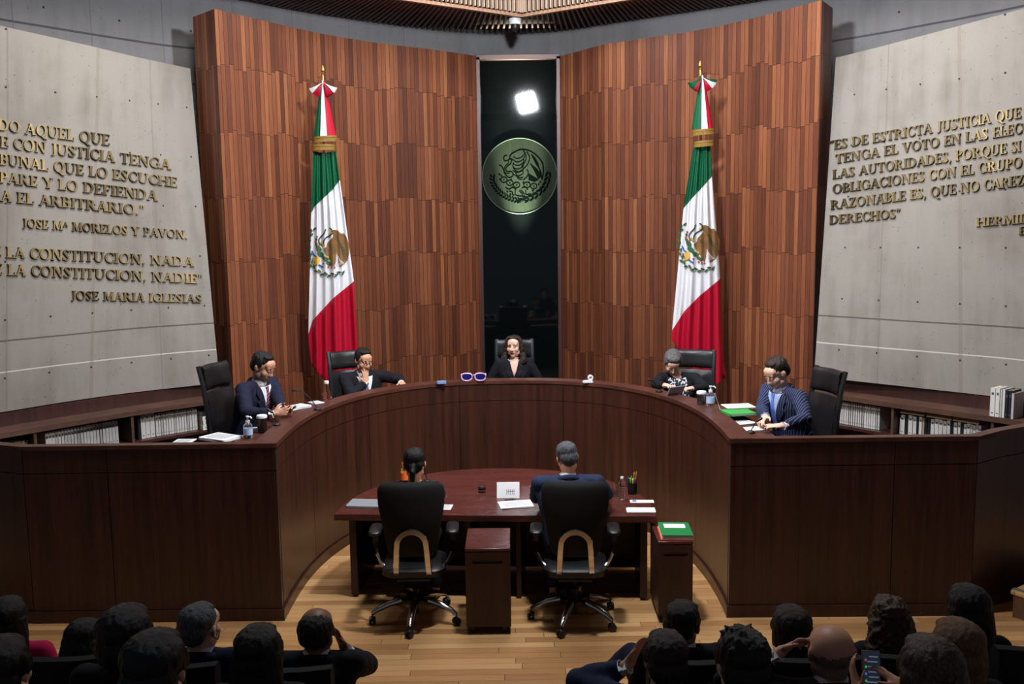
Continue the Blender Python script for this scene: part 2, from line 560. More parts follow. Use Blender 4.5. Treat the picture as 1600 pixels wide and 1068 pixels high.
# --- boarded wall left and right of the tall window
ZW = 5.55
def boardwall(name, pix, ret):
    pl = [PZ(x, y, ZW) for x, y in pix]
    return pl
wl = [Vector((p.x, p.y)) for p in [PZ(335, 14, ZW), PZ(440, 39, ZW), PZ(512, 54.5, ZW), PZ(590, 67, ZW), PZ(669, 76.5, ZW)]]
wl2 = Vector(PZ(744, 87, ZW)[:2])
wr2 = Vector(PZ(875, 88, ZW)[:2])
wr = [Vector((p.x, p.y)) for p in [PZ(944, 69, ZW), PZ(1000, 61, ZW), PZ(1075, 50, ZW), PZ(1150, 35, ZW), PZ(1217, 18, ZW), PZ(1284, 0, ZW)]]
lret = wl[0] + Vector((-0.36, 0.36)); rret = wr[-1] + Vector((0.26, 0.4))
def bw(name, plan, zt=ZW):
    plan = [Vector((p[0], p[1])) for p in plan]
    n = []
    for i in range(len(plan)):
        a = plan[max(i - 1, 0)]; b = plan[min(i + 1, len(plan) - 1)]
        d = (b - a).normalized(); n.append((-d.y, d.x, 0))
    cols = [[Vector((p.x, p.y, z)) for z in np.linspace(0.3, zt, 6)] for p in plan]
    return tag(sheet(name, cols, M_PLANK, 0.12, n), kind='structure')
bw('wall_back_left', [lret.lerp(wl[0], t) for t in (0, 0.5, 1)] + resample([p.to_3d() for p in wl], 26)[1:])
bw('wall_window_left', [wl[-1].lerp(wl2, t) for t in (0, 0.5, 1)])
bw('wall_window_right', [wr2.lerp(wr[0], t) for t in (0, 0.5, 1)])
bw('wall_back_right', [p for p in resample([p.to_3d() for p in wr], 26)] + [wr[-1].lerp(rret, t) for t in (0.5, 1)])

# --- tall dark window with the etched emblem
YG = 13.62
wa = PD(750, 95, YG); wb = PD(868.5, 95, YG); zt = wa.z; zb_ = 0.6
xl, xr = wa.x, wb.x
M_FRAME = plain('window_frame_bronze', S(72, 46, 41), 0.4, 0.2)
fr = MB()
for x in (xl - 0.03, xr + 0.03): fr.box((x, YG, (zt + zb_) / 2), (0.06, 0.1, zt - zb_ + 0.1))
fr.box(((xl + xr) / 2, YG, zt + 0.04), (xr - xl + 0.12, 0.1, 0.08))
fr.box(((xl + xr) / 2, YG, zb_ + 0.03), (xr - xl + 0.12, 0.1, 0.06))
win = tag(fr.build('window_1', M_FRAME, bevel=0.008), kind='structure')
gb = NB('dark_window_glass', S(8, 12, 12), 0.035, 0, 0.5)
M_DKGLASS = gb.mat
g_ = MB(); g_.box(((xl + xr) / 2, YG + 0.01, (zt + zb_) / 2), (xr - xl, 0.02, zt - zb_))
g_.build('glass', M_DKGLASS, win, False)

# --- ceiling: dark slatted soffit, recess with light slats, pale trim ring
ZC = 5.95
M_SOFF = plain('dark_soffit', S(34, 27, 30), 0.8)
M_SLAT = veneer('ceiling_slat_wood', S(104, 80, 78), S(140, 112, 106), 0.6, (20, 20, 20))
M_TRIM = veneer('ring_trim_wood', S(150, 112, 88), S(178, 138, 110), 0.5, (10, 10, 40))
M_PALE = veneer('recess_slat_wood', S(150, 124, 104), S(184, 156, 134), 0.6, (20, 20, 4))
ring = [Vector(p) for p in [(-3.9, 7.4), (-3.2, 10.0), (-1.5, 11.72), (0.19, 12.86), (1.75, 11.86), (3.6, 10.1), (4.2, 7.4), (3.2, 5.0), (0.2, 4.0), (-2.9, 5.0)]]
# soffit = outer polygon minus recess, as quads between angular stations
CC = Vector((0.19, 8.6))
def hit(poly, ang, closed=True):
    d = Vector((math.sin(ang), math.cos(ang))); best = None
    n = len(poly)
    for i in range(n if closed else n - 1):
        a = Vector(poly[i][:2]); b = Vector(poly[(i + 1) % n][:2])
        e = b - a; den = d.x * e.y - d.y * e.x
        if abs(den) < 1e-9: continue
        w = a - CC
        t = (w.x * e.y - w.y * e.x) / den; u = (w.x * d.y - w.y * d.x) / den
        if t > 0 and -1e-6 <= u <= 1 + 1e-6 and (best is None or t < best): best = t
    return CC + d * best if best else None
outer = [(p.x, p.y) for p in drum] + [(7.4, 2.0), (-7.4, 2.0)]
so = MB()
NA = 120; rin = []; rout = []
for k in range(NA):
    an = 2 * pi * k / NA
    rin.append(hit(ring, an)); rout.append(hit(outer, an))
for k in range(NA):
    l = (k + 1) % NA
    vs = []
    for p in (rin[k], rout[k], rout[l], rin[l]):
        vs += [(p.x, p.y, ZC + 0.06), (p.x, p.y, ZC + 0.16)]
    so.add(vs, [(0, 6, 4, 2), (1, 3, 5, 7), (0, 2, 3, 1), (4, 6, 7, 5), (0, 1, 7, 6), (2, 4, 5, 3)])
# roof of the recess
so.box((0.15, 8.5, 7.45), (9.5, 10, 0.1))
ceil = tag(so.build('ceiling', M_SOFF, smooth=False), kind='structure')
sl = MB()
k = -64
while k <= 64:
    an = k * 0.0162
    a = hit(ring, an); b = hit(outer, an)
    d = (b - a).normalized(); a2 = a + d * 0.03; b2 = b - d * 0.02
    n = Vector((-d.y, d.x)) * 0.012
    vs = []
    for p in (a2 - n, a2 + n, b2 + n, b2 - n): vs += [(p.x, p.y, ZC), (p.x, p.y, ZC + 0.08)]
    sl.add(vs, [(0, 2, 4, 6), (1, 7, 5, 3), (0, 1, 3, 2), (4, 5, 7, 6), (0, 6, 7, 1), (2, 3, 5, 4)])
    k += 1
sl.build('slats', M_SLAT, ceil, False)
tr = MB()
for i in range(len(ring)):
    a = ring[i]; b = ring[(i + 1) % len(ring)]
    pts = [a, b]
    d = (b - a).normalized(); n = Vector((-d.y, d.x)) * 0.03
    vs = []
    for p in (a - n - d * 0.02, b - n + d * 0.02, b + n + d * 0.02, a + n - d * 0.02): vs += [(p.x, p.y, ZC - 0.02), (p.x, p.y, ZC + 0.02)]
    tr.add(vs, [(0, 2, 4, 6), (1, 7, 5, 3), (0, 1, 3, 2), (4, 5, 7, 6), (0, 6, 7, 1), (2, 3, 5, 4)])
tag(tr.build('trim_1', M_TRIM, smooth=False), kind='structure')
rs = MB()
for i in range(len(ring)):
    a = ring[i]; b = ring[(i + 1) % len(ring)]
    d = (b - a); L = d.length; d.normalize(); n = Vector((-d.y, d.x))
    ctr = (a + b) / 2
    if (CC - ctr).dot(n) < 0: n = -n
    cnt = int(L / 0.066)
    rot = Matrix(((d.x, n.x, 0), (d.y, n.y, 0), (0, 0, 1)))
    for j in range(cnt):
        p = a + d * (L * (j + 0.5) / cnt) + n * 0.06
        rs.box((p.x, p.y, ZC + 0.725), (0.019, 0.05, 1.4), 0, rot)
    p = ctr + n * 0.0
    rs.box((p.x, p.y, ZC + 0.86), (L + 0.05, 0.02, 1.38), 1, rot)
rs.build('recess_slats', [M_PALE, M_SOFF], ceil, False)

# --- leaning concrete slabs with the inscriptions
ZS = 1.44
BL = [(-120, 664), (0, 644), (112, 626), (202, 613.5), (322, 600), (343, 598)]
TL = [(-120, 13), (0, 40), (130, 69), (200, 86), (278, 103), (297, 107)]
BR = [(1272, 587), (1309, 592), (1434, 605.7), (1536, 617), (1598, 625), (1720, 644)]
TR = [(1306, 90), (1340, 82), (1440, 56), (1530, 32), (1600, 13), (1720, -22)]
M_SLAB = concrete('pale_concrete', S(136, 130, 123), S(106, 98, 89),
                  vlines=[(2.13, 0.008, S(70, 62, 58)), (1.83, 0.006, S(196, 190, 184))],
                  dots=(0.43, 0.56, 0.08, 0.36, 0.011), ulines=[(0.75, 0.008, S(104, 94, 86)), (1.6, 0.02, S(116, 104, 94)), (2.35, 0.008, S(106, 98, 90))])
class Slab:
    def __init__(s, B, T, name, n=40, lean=0.45):
        bot = [PZ(x, y, ZS) for x, y in B]
        bot = resample(bot, n)
        # station parameter of top follows the same fraction
        bx = [proj(p)[0] for p in bot]
        Bx = [b[0] for b in B]; Tx = [t[0] for t in T]; Ty = [t[1] for t in T]
        top = []
        for p, x in zip(bot, bx):
            tx = np.interp(x, Bx, Tx); ty = np.interp(tx, Tx, Ty)
            q = PD(tx, ty, p.y + lean)
            top.append(q)
        # even out the top edge
        for _ in range(3):
            top = [top[0]] + [(top[i - 1] + top[i] * 2 + top[i + 1]) / 4 for i in range(1, n - 1)] + [top[-1]]
        s.bot, s.top, s.n = bot, top, n
        s.pb = np.array([proj(p) for p in bot]); s.pt = np.array([proj(p) for p in top])
        nr = []
        for i in range(n):
            a = bot[max(i - 1, 0)]; b = bot[min(i + 1, n - 1)]
            d = (b - a).normalized(); nr.append((-d.y, d.x, 0))
        cols = [[b.lerp(t, k / 8) for k in range(9)] for b, t in zip(bot, top)]
        s.obj = tag(sheet(name, cols, M_SLAB, 0.14, nr), kind='structure')
    def on(s, x, y, lift):
        """point of the slab face seen at x,y, lifted off the surface"""
        t = 0.5
        for _ in range(12):
            px_ = s.pb[:, 0] * (1 - t) + s.pt[:, 0] * t
            i = int(np.clip(np.searchsorted(px_, x) - 1, 0, s.n - 2))
            f = (x - px_[i]) / (px_[i + 1] - px_[i])
            b = s.bot[i].lerp(s.bot[i + 1], f); q = s.top[i].lerp(s.top[i + 1], f)
            yb = proj(b)[1]; yt = proj(q)[1]
            # exact fraction along a receding line
            d = q - b
            lo = t
            P = b + d * t
            e = proj(P)[1] - y
            P2 = b + d * (t + 0.01)
            g = (proj(P2)[1] - proj(P)[1]) / 0.01
            t -= e / g
        i2 = s.bot[i + 1] - s.bot[i]
        n = i2.cross(d).normalized()
        if n.y > 0: n = -n
        return b + d * t + n * lift
SL = Slab(BL, TL, 'wall_left'); SR = Slab(BR, TR, 'wall_right')
# ================================================================== BENCH
ZB = 1.46
bxc, byc, ba, bb_, bp = -0.085, 7.605, 1.807, 2.516, 2.315
def bench_pt(th):
    c, s_ = math.cos(th), math.sin(th)
    k = (abs(c) ** bp + abs(s_) ** bp) ** (-1 / bp)
    return Vector((bxc + ba * c * k, byc + bb_ * s_ * k))
arc = [bench_pt(th) for th in np.linspace(pi + 0.165, -0.19, 140)]
lc, rc = Vector((-1.884, 7.19)), Vector((1.706, 7.13))
arc = [p for p in arc if p.y > 7.27]
pL = PZ(38, 693, ZB); pR = PZ(1520, 676.5, ZB)
pL = Vector((pL.x, 7.20)); pR = Vector((pR.x, 7.10))
front = [pL + Vector((-0.75, 0.34)), pL + Vector((-0.35, 0.14))] + [pL + Vector((0.02, 0))] + [pL.lerp(lc, t) for t in np.linspace(0.05, 1, 24)] + arc + [rc] + [rc.lerp(pR, t) for t in np.linspace(0.04, 1, 24)] + [Vector(PZ(1565, 671, ZB)[:2]), Vector(PZ(1625, 661, ZB)[:2])]
bench = empty('judges_bench', (bxc, 7.2, 0), 0, 'dark wooden horseshoe bench with long straight wings, standing on the oak floor', 'bench')
bench_off = Vector((bxc, 7.2, 0))
def shift(mb, o): mb.v = [(x - o[0], y - o[1], z - o[2]) for x, y, z in mb.v]; return mb
# seams by the picture position of the top edge
spx = [proj((p.x, p.y, ZB))[0] for p in front]
def idx(x): return int(np.argmin([abs(s_ - x) for s_ in spx]))
li, ri = front.index(lc), front.index(rc)
seams = sorted({0, 2, idx(163), li, idx(487), idx(578), idx(719), idx(882), idx(1013), idx(1090), ri, idx(1393), len(front) - 3, len(front) - 1})
OFF = offset(front, 0)
def cut(i0, i1, gap0=True, gap1=True):
    P = [front[i].copy() for i in range(i0, i1 + 1)]
    d = (P[1] - P[0]).normalized()
    if gap0 and (P[1] - P[0]).length > 0.006: P[0] = P[0] + d * 0.003
    d = (P[-2] - P[-1]).normalized()
    if gap1 and (P[-2] - P[-1]).length > 0.006: P[-1] = P[-1] + d * 0.003
    return P
for a, b in zip(seams[:-1], seams[1:]):
    P = cut(a, b, a not in (li, ri), b not in (li, ri))
    shift(wallstrip(MB(), P, 0.0, 0.03, 0.10, 1.232), bench_off).build('panel', M_BENCH, bench)
    shift(wallstrip(MB(), P, 0.0, 0.03, 1.238, ZB - 0.035), bench_off).build('fascia', M_BENCH, bench)
shift(wallstrip(MB(), front, -0.018, 0.03, 0.0, 0.095), bench_off).build('plinth', M_BENCH, bench)
car = MB(); topm = MB()
for P in (front[:li + 1], front[li:ri + 1], front[ri:]):
    wallstrip(car, P if len(P) < 60 else P[3:-3], 0.032, 0.06, 0.0, ZB - 0.035)
    wallstrip(topm, P, -0.012, 0.175 if len(P) > 60 else 0.075, ZB - 0.035, ZB if len(P) > 60 else ZB - 0.0015)
shift(car, bench_off).build('carcass', M_GAP, bench)
for c_, sx in ((lc, -1), (rc, 1)):
    topm.box((c_.x + sx * 0.085, c_.y + 0.065, ZB - 0.0195), (0.183, 0.15, 0.033))
shift(topm, bench_off).build('top', M_BTOP, bench)
DZ = ZB - 0.08
shift(wallstrip(MB(), front[li + 1:ri], 0.062, 0.45, DZ - 0.035, DZ), bench_off).build('writing_surface', M_BTOP, bench)
shift(wallstrip(MB(), front[li + 1:ri], 0.150, 0.172, DZ, ZB - 0.035), bench_off).build('inner_fascia', M_BENCH, bench)

# raised floor behind the bench
inner = offset(front, 0.10)
poly = [(p.x, p.y) for p in inner]
poly = [(-7.0, poly[0][1] + 0.6)] + poly + [(7.0, poly[-1][1] + 0.6), (7.0, 14.0), (-7.0, 14.0)]
mb = MB(); mb.prism(poly, 0.002, DAIS)
M_CARPET = cloth('dais_carpet', S(70, 52, 44), 0.95)
tag(mb.build('floor_dais', M_CARPET, smooth=False), kind='structure')

# ------------------------------------------------------------------ stair at the right
st = empty('stair', PZ(1566, 956, 0) + Vector((0.03, -0.09, 0)), math.radians(-56), 'oak step with a metal nosing by the right end of the bench', 'step')
mb = MB(); mb.box((0.5, 0.5, 0.09), (1.0, 1.0, 0.18)); mb.build('riser', M_FLOOR, st, bevel=0.004)
mb = MB(); mb.box((0.5, 0.5, 0.2), (1.04, 1.02, 0.04)); mb.build('tread', M_FLOOR, st, bevel=0.012)
mb = MB(); mb.box((0.5, 0.02, 0.2225), (1.04, 0.02, 0.005)); mb.box((0.5, 0.05, 0.2225), (1.04, 0.012, 0.005)); mb.build('nosing', plain('aluminium', S(170, 170, 174), 0.35, 0.9), st)

# ================================================================== BOOKCASES below the slabs
ZL = 1.30
def shelf_plan(pix, n):
    p = [PZ(x, y, ZL) for x, y in pix]
    return [Vector((q.x, q.y)) for q in resample(p, n)]
PLl = shelf_plan([(-110, 697), (0, 677), (202, 643), (324, 625), (364, 619)], 60)
PLr = shelf_plan([(1262, 610), (1306, 616), (1387, 628), (1472, 639.7), (1600, 658), (1720, 677)], 60)
def bookcase(name, P, label, divs):
    o = Vector((P[len(P) // 2].x, P[len(P) // 2].y, DAIS))
    t = empty(name, o, 0, label, 'bookcase')
    B = lambda mb, nm, m=M_SHELF, bv=0: shift(mb, o).build(nm, m, t, bevel=bv)
    B(wallstrip(MB(), P, 0.0, 0.36, ZL - 0.05, ZL), 'top')
    B(wallstrip(MB(), P, 0.30, 0.345, ZL, ZL + 0.13), 'upstand', M_DARKWOOD)
    B(wallstrip(MB(), P, 0.34, 0.36, DAIS, ZL - 0.05), 'back', M_DARKWOOD)
    B(wallstrip(MB(), P, 0.03, 0.34, 0.935, 0.965), 'shelf', M_DARKWOOD)
    B(wallstrip(MB(), P, 0.02, 0.34, DAIS, 0.66), 'plinth', M_DARKWOOD)
    A_ = offset(P, 0.02); C_ = offset(P, 0.34)
    xs = [proj((a.x, a.y, 1.1))[0] for a in A_]
    for x in divs:
        i = int(np.argmin([abs(k - x) for k in xs]))
        a, c = A_[i], C_[i]; d = (c - a).normalized(); n = Vector((-d.y, d.x)) * 0.014
        mb = MB(); vs = []
        for p in (a - n, a + n, c + n, c - n): vs += [(p.x, p.y, 0.66), (p.x, p.y, ZL - 0.05)]
        mb.add(vs, [(0, 2, 4, 6), (1, 7, 5, 3), (0, 1, 3, 2), (4, 5, 7, 6), (0, 6, 7, 1), (2, 3, 5, 4)])
        B(mb, 'divider')
    return t
bookcase('bookcase', PLl, 'long dark bookcase of white volumes below the left concrete slab', [-40, 56, 205, 362])
bookcase('bookcase', PLr, 'long dark bookcase of white volumes below the right concrete slab', [1264, 1396, 1550, 1700])

M_BKW = cloth('book_cover_white', S(206, 202, 198), 0.6, 0.04, 20)
M_BKG = cloth('book_cover_grey', S(176, 172, 170), 0.6, 0.04, 20)
M_BKD = cloth('book_cover_dark', S(34, 34, 40), 0.5, 0.1, 20)
M_BKB = cloth('book_cover_tan', S(168, 144, 118), 0.7, 0.06, 20)
M_BKI = plain('book_print', S(84, 76, 72), 0.7)
M_PAGES = cloth('book_pages', S(214, 206, 192), 0.85, 0.05, 90)
def book_mb(w, d, h, band=0.0):
    """standing book: spine at -y; pages inset at top, bottom and fore edge"""
    m = MB()
    c = 0.003
    m.box((0, -d / 2 + c / 2, h / 2), (w, c, h), 0)
    m.box((-w / 2 + c / 2, 0, h / 2), (c, d, h), 0)
    m.box((w / 2 - c / 2, 0, h / 2), (c, d, h), 0)
    m.box((0, 0, h / 2), (w - 2 * c, d - 0.012, h - 0.01), 1)
    if band:
        m.box((0, -d / 2 - 0.0004, h * 0.80), (w * 0.5, 0.0012, h * 0.09), 2)
        m.box((0, -d / 2 - 0.0004, h * 0.12), (w * 0.4, 0.0012, h * 0.035), 2)
    return m
BOOKS = {}
def book(w, d, h, cover, band, label, group):
    k = (w, d, h, cover.name, band)
    if k not in BOOKS:
        BOOKS[k] = book_mb(w, d, h, band).mesh('book', [cover, M_PAGES, M_BKI], False)
    o = bpy.data.objects.new('book', BOOKS[k]); COL.objects.link(o)
    return tag(o, label, 'book', group)
def along(P, off, z):
    A_ = offset(P, off); xs = np.array([proj((a.x, a.y, z))[0] for a in A_])
    def f(x):
        i = int(np.clip(np.searchsorted(xs, x) - 1, 0, len(xs) - 2))
        t = (x - xs[i]) / (xs[i + 1] - xs[i])
        p = A_[i].lerp(A_[i + 1], t); d = (A_[i + 1] - A_[i]).normalized()
        return p, math.atan2(d.y, d.x)
    return f
def row(P, x0, x1, specs, z=0.966, off=0.22):
    f = along(P, off, z + 0.12)
    p0, _ = f(x0); p1, _ = f(x1)
    tot = (p1 - p0).length; n = len(specs)
    wsum = sum(s_[0] for s_ in specs); acc = 0
    for w, d, h, cov, band, lab, grp in specs:
        ww = w / wsum
        p, a = f(x0 + (x1 - x0) * (acc + ww / 2))
        acc += ww
        o = book(round(max(0.018, tot * ww - 0.003), 4), d, h, cov, band, lab, grp)
        o.location = (p.x, p.y, z); o.rotation_euler = (0, 0, a)
# left bookcase
g1 = 'white volumes in the second bay of the left bookcase'
row(PLl, 64, 178, [(1, 0.2, 0.24 + 0.004 * (i % 2), M_BKG if i % 7 == 3 else M_BKW, 1, 'white law volume in the long even row nearest the left picture edge', g1) for i in range(23)])
row(PLl, 209, 236, [(1, 0.19, 0.275, M_BKD, 0, 'thin dark edged volume at the left end of the second row, left bookcase', None)] + [(1.5, 0.19, 0.27 + 0.004 * i, M_BKW, 1, 'taller white volume, ' + k + ' of three at the left divider', None) for i, k in enumerate(['first', 'middle', 'last'])])
g2 = 'white volumes behind the seated judge in the red tie'
row(PLl, 237, 302, [(1, 0.2, 0.24 + 0.003 * (i % 3), M_BKG if i % 5 == 2 else M_BKW, 1, 'white law volume in the even row left of the leftmost judge chair', g2) for i in range(16)], off=0.23)
row(PLl, 16, 38, [(1, 0.2, 0.2, M_BKB, 1, 'short brownish volume in the dark first bay at the far left', 'brownish volumes in the far left bay') for i in range(4)])
# lying stack beside the chair
f = along(PLl, 0.15, 1.0)
p, a = f(327)
for i, nm in enumerate(['bottom', 'second', 'third', 'top']):
    o = book(0.05, 0.22, 0.26, M_BKD if i == 3 else M_BKW, 1 if i < 3 else 0, nm + ' book of the lying stack beside the leftmost judge chair', None)
    o.rotation_euler = (0, pi / 2, a + 0.05 * (i % 2)); o.location = (p.x - 0.13 * math.cos(a), p.y - 0.13 * math.sin(a), 0.966 + 0.026 + 0.051 * i)
# right bookcase
row(PLr, 1296, 1310, [(1, 0.2, 0.235, M_BKW, 1, 'white volume in the short group against the rightmost judge chair', 'white volumes against the rightmost chair') for i in range(3)])
g3 = 'white volumes in the first bay of the right bookcase'
row(PLr, 1313, 1383, [(1, 0.2, 0.245 + 0.003 * (i % 2), M_BKW if i % 6 else M_BKG, 1, 'white law volume in the even row right of the rightmost judge chair', g3) for i in range(20)])
mix_ = [(1.6, M_BKW), (0.8, M_BKD), (1.4, M_BKW), (1.1, M_BKW), (0.6, M_BKD), (1, M_BKW), (0.7, M_BKB), (0.8, M_BKD), (0.9, M_BKD), (1.2, M_BKW), (1.2, M_BKW), (1.2, M_BKW), (1.2, M_BKW), (1, M_BKW), (0.9, M_BKD), (1.2, M_BKW), (0.9, M_BKW), (0.9, M_BKD), (0.9, M_BKW), (0.9, M_BKW), (0.8, M_BKG), (0.8, M_BKW), (0.8, M_BKG), (0.8, M_BKW)]
cn = {M_BKW: 'white', M_BKD: 'black', M_BKB: 'tan', M_BKG: 'grey'}
row(PLr, 1413, 1540, [(w, 0.2, 0.20 + 0.006 * ((i * 5) % 3), m, 1 if m is M_BKW else 0, cn[m] + ' upright volume under the lying books in the mixed bay, right bookcase', cn[m] + ' upright volumes in the mixed bay') for i, (w, m) in enumerate(mix_)])
f = along(PLr, 0.20, 1.2)
for i, (x, nm) in enumerate([(1432, 'leftmost'), (1474, 'middle'), (1516, 'rightmost')]):
    for j in range(2):
        p, a = f(x)
        o = book(0.03, 0.19, 0.25 if j == 0 else 0.24, M_BKB, 0, ('lower' if j == 0 else 'upper') + ' tan book of the ' + nm + ' lying pair, right bookcase', None)
        h = 0.125 if j == 0 else 0.12
        o.rotation_euler = (0, pi / 2, a); o.location = (p.x - h * math.cos(a), p.y - h * math.sin(a), 1.182 + 0.016 + 0.031 * j)
row(PLr, 1554, 1592, [(1.5, 0.2, 0.27, M_BKW, 1, 'broad white volume at the left end of the ledge books, right', None), (1.3, 0.2, 0.272, M_BKW, 1, 'second white volume of the books standing on the right ledge', None), (0.7, 0.2, 0.265, M_BKG, 0, 'slim grey volume among the books standing on the right ledge', None), (0.8, 0.2, 0.268, M_BKW, 0, 'slim white volume beside the black ones on the right ledge', None), (0.9, 0.2, 0.26, M_BKD, 1, 'first black volume of the books standing on the right ledge', None), (0.9, 0.2, 0.262, M_BKD, 1, 'second black volume of the books standing on the right ledge', None), (0.8, 0.2, 0.24, M_BKG, 0, 'short grey volume at the right end of the ledge books', None)], z=ZL + 0.001, off=0.12)

# ================================================================== CHAIRS OF THE JUDGES
def judge_chair():
    t = empty('executive_chair')
    def padm(z0, z1, w, th, y0, y1, curve=0.05, n=9):
        m = MB(); rings = []
        for k in range(7):
            f_ = k / 6; z = z0 + (z1 - z0) * f_
            y = y0 + (y1 - y0) * f_
            rr = 1.0 if 0 < k < 6 else 0.55
            front_ = []; back_ = []
            for j in range(n):
                x = (j / (n - 1) - 0.5) * w
                c = curve * (2 * x / w) ** 2
                edge = 1.0 if 0 < j < n - 1 else 0.4
                front_.append((x, y + c + th / 2 * rr * edge + (0.008 if k % 2 else 0), z))
                back_.append((x, y + c - th / 2 * rr * edge, z))
            rings.append(front_ + back_[::-1])
        m.loft(rings); return m
    padm(0.44, 0.93, 0.46, 0.07, -0.22, -0.285).build('backrest', M_LEATHER, t, ang=60)
    padm(0.95, 1.15, 0.46, 0.075, -0.29, -0.315).build('headrest', M_LEATHER, t, ang=60)
    for s_ in (-1, 1):
        m = MB()
        m.tube([(s_ * 0.24, -0.19, 0.33), (s_ * 0.24, -0.20, 0.55), (s_ * 0.24, -0.215, 0.75), (s_ * 0.24, -0.245, 0.93), (s_ * 0.24, -0.255, 1.0), (s_ * 0.24, -0.30, 1.155)], [0.022, 0.024, 0.024, 0.022, 0.022, 0.02], 8, flat=1.6)
        m.build('side_rail', M_BLACK, t)
        m = MB()
        m.tube([(s_ * 0.26, -0.21, 0.42), (s_ * 0.34, -0.18, 0.52), (s_ * 0.35, -0.05, 0.54), (s_ * 0.35, 0.14, 0.53), (s_ * 0.35, 0.18, 0.48), (s_ * 0.27, 0.14, 0.33)], 0.017, 8)
        m.build('armrest', M_BLACK, t)
    m = MB()
    m.loft([[(-0.23, -0.24, z), (0.23, -0.24, z), (0.25, 0.0, z), (0.23, 0.24, z - d), (-0.23, 0.24, z - d), (-0.25, 0, z)] for z, d in ((0.23, 0), (0.25, 0), (0.31, 0.01), (0.325, 0.02))])
    m.build('seat', M_LEATHER, t, bevel=0.015)
    m = MB(); m.tube([(0, 0, 0.09), (0, 0, 0.24)], 0.03, 12); m.build('column', M_STEEL, t)
    for k in range(5):
        a = 2 * pi * k / 5
        m = MB(); m.tube([(0, 0, 0.12), (0.16 * math.cos(a), 0.16 * math.sin(a), 0.10), (0.3 * math.cos(a), 0.3 * math.sin(a), 0.075)], [0.028, 0.022, 0.014], 8)
        l = m.build('leg', M_STEEL, t)
        m = MB(); m.lathe([(0.028, -0.02), (0.03, -0.01), (0.03, 0.01), (0.028, 0.02)], (0.3 * math.cos(a), 0.3 * math.sin(a), 0.031), 14, rot=Matrix.Rotation(pi / 2, 3, 'X') @ Matrix.Rotation(0.3, 3, 'Y'))
        m.build('caster', M_BLACK, l)
    return t
JCH = judge_chair()
JC_PLACED = []
def place_jchair(pel, heading, ztop_px, label):
    """under a sitter whose pelvis is above pel"""
    o = JCH if not JC_PLACED else copy_tree(JCH)
    JC_PLACED.append(o)
    c, s_ = math.cos(heading), math.sin(heading)
    o.location = (pel.x + s_ * 0.075, pel.y - c * 0.075, DAIS)
    o.rotation_euler = (0, 0, heading)
    tag(o, label, 'chair', 'black leather chairs of the judges')
    hx, hy = o.location.x + s_ * 0.315, o.location.y - c * 0.315
    q = PD(proj((hx, hy, 1.7))[0], ztop_px, hy)
    o.scale = (0.88, 0.95, (q.z - DAIS) / 1.155)
    return o

# ================================================================== CLERKS' DESK
TZ = 0.75
dl = Vector((-1.52, 7.59)); dr = Vector((1.17, 7.41))
dm = (dl + dr) / 2; dv = (dr - dl); DW = dv.length / 2; dv.normalize(); dn = Vector((-dv.y, dv.x))
desk = empty('clerks_desk', (dm.x, dm.y, 0), math.atan2(dv.y, dv.x), 'dark red wooden half-round desk inside the horseshoe bench', 'desk')
deskm = desk.matrix_basis.copy()
def D2L(p):
    q = Vector((p[0] - dm.x, p[1] - dm.y)); return Vector((q.dot(dv), q.dot(dn)))
out = [(-DW, 0.0)]
for k in range(1, 40):
    a = pi - pi * k / 40
    c, s_ = math.cos(a), math.sin(a); kk = (abs(c) ** 2.15 + abs(s_) ** 2.15) ** (-1 / 2.15)
    out.append((DW * c * kk, 0.03 + 1.51 * s_ * kk))
out.append((DW, 0.0))
mb = MB(); mb.prism(out[::-1], TZ - 0.055, TZ); mb.build('tabletop', M_DESK, desk, bevel=0.006)
for nm, x in (('side_panel', -DW + 0.14), ('side_panel', DW - 0.10)):
    mb = MB(); mb.box((x, 0.42, (TZ - 0.055) / 2 + 0.01), (0.06, 0.72, TZ - 0.08)); mb.build(nm, M_DARKWOOD, desk, bevel=0.003)
    mb = MB(); mb.lathe([(0.02, 0), (0.02, 0.025)], (x, 0.1, 0.0), 12); mb.lathe([(0.02, 0), (0.02, 0.025)], (x, 0.7, 0), 12); mb.build('foot', M_BLACK, desk)
mb = MB(); mb.box((0.02, 0.77, 0.36), (2 * DW - 0.3, 0.03, 0.66)); mb.build('modesty_panel', M_DARKWOOD, desk)
for x in (-0.22, 0.20):
    mb = MB(); mb.box((x, 0.42, 0.35), (0.04, 0.68, 0.68)); mb.build('divider_panel', M_DARKWOOD, desk)

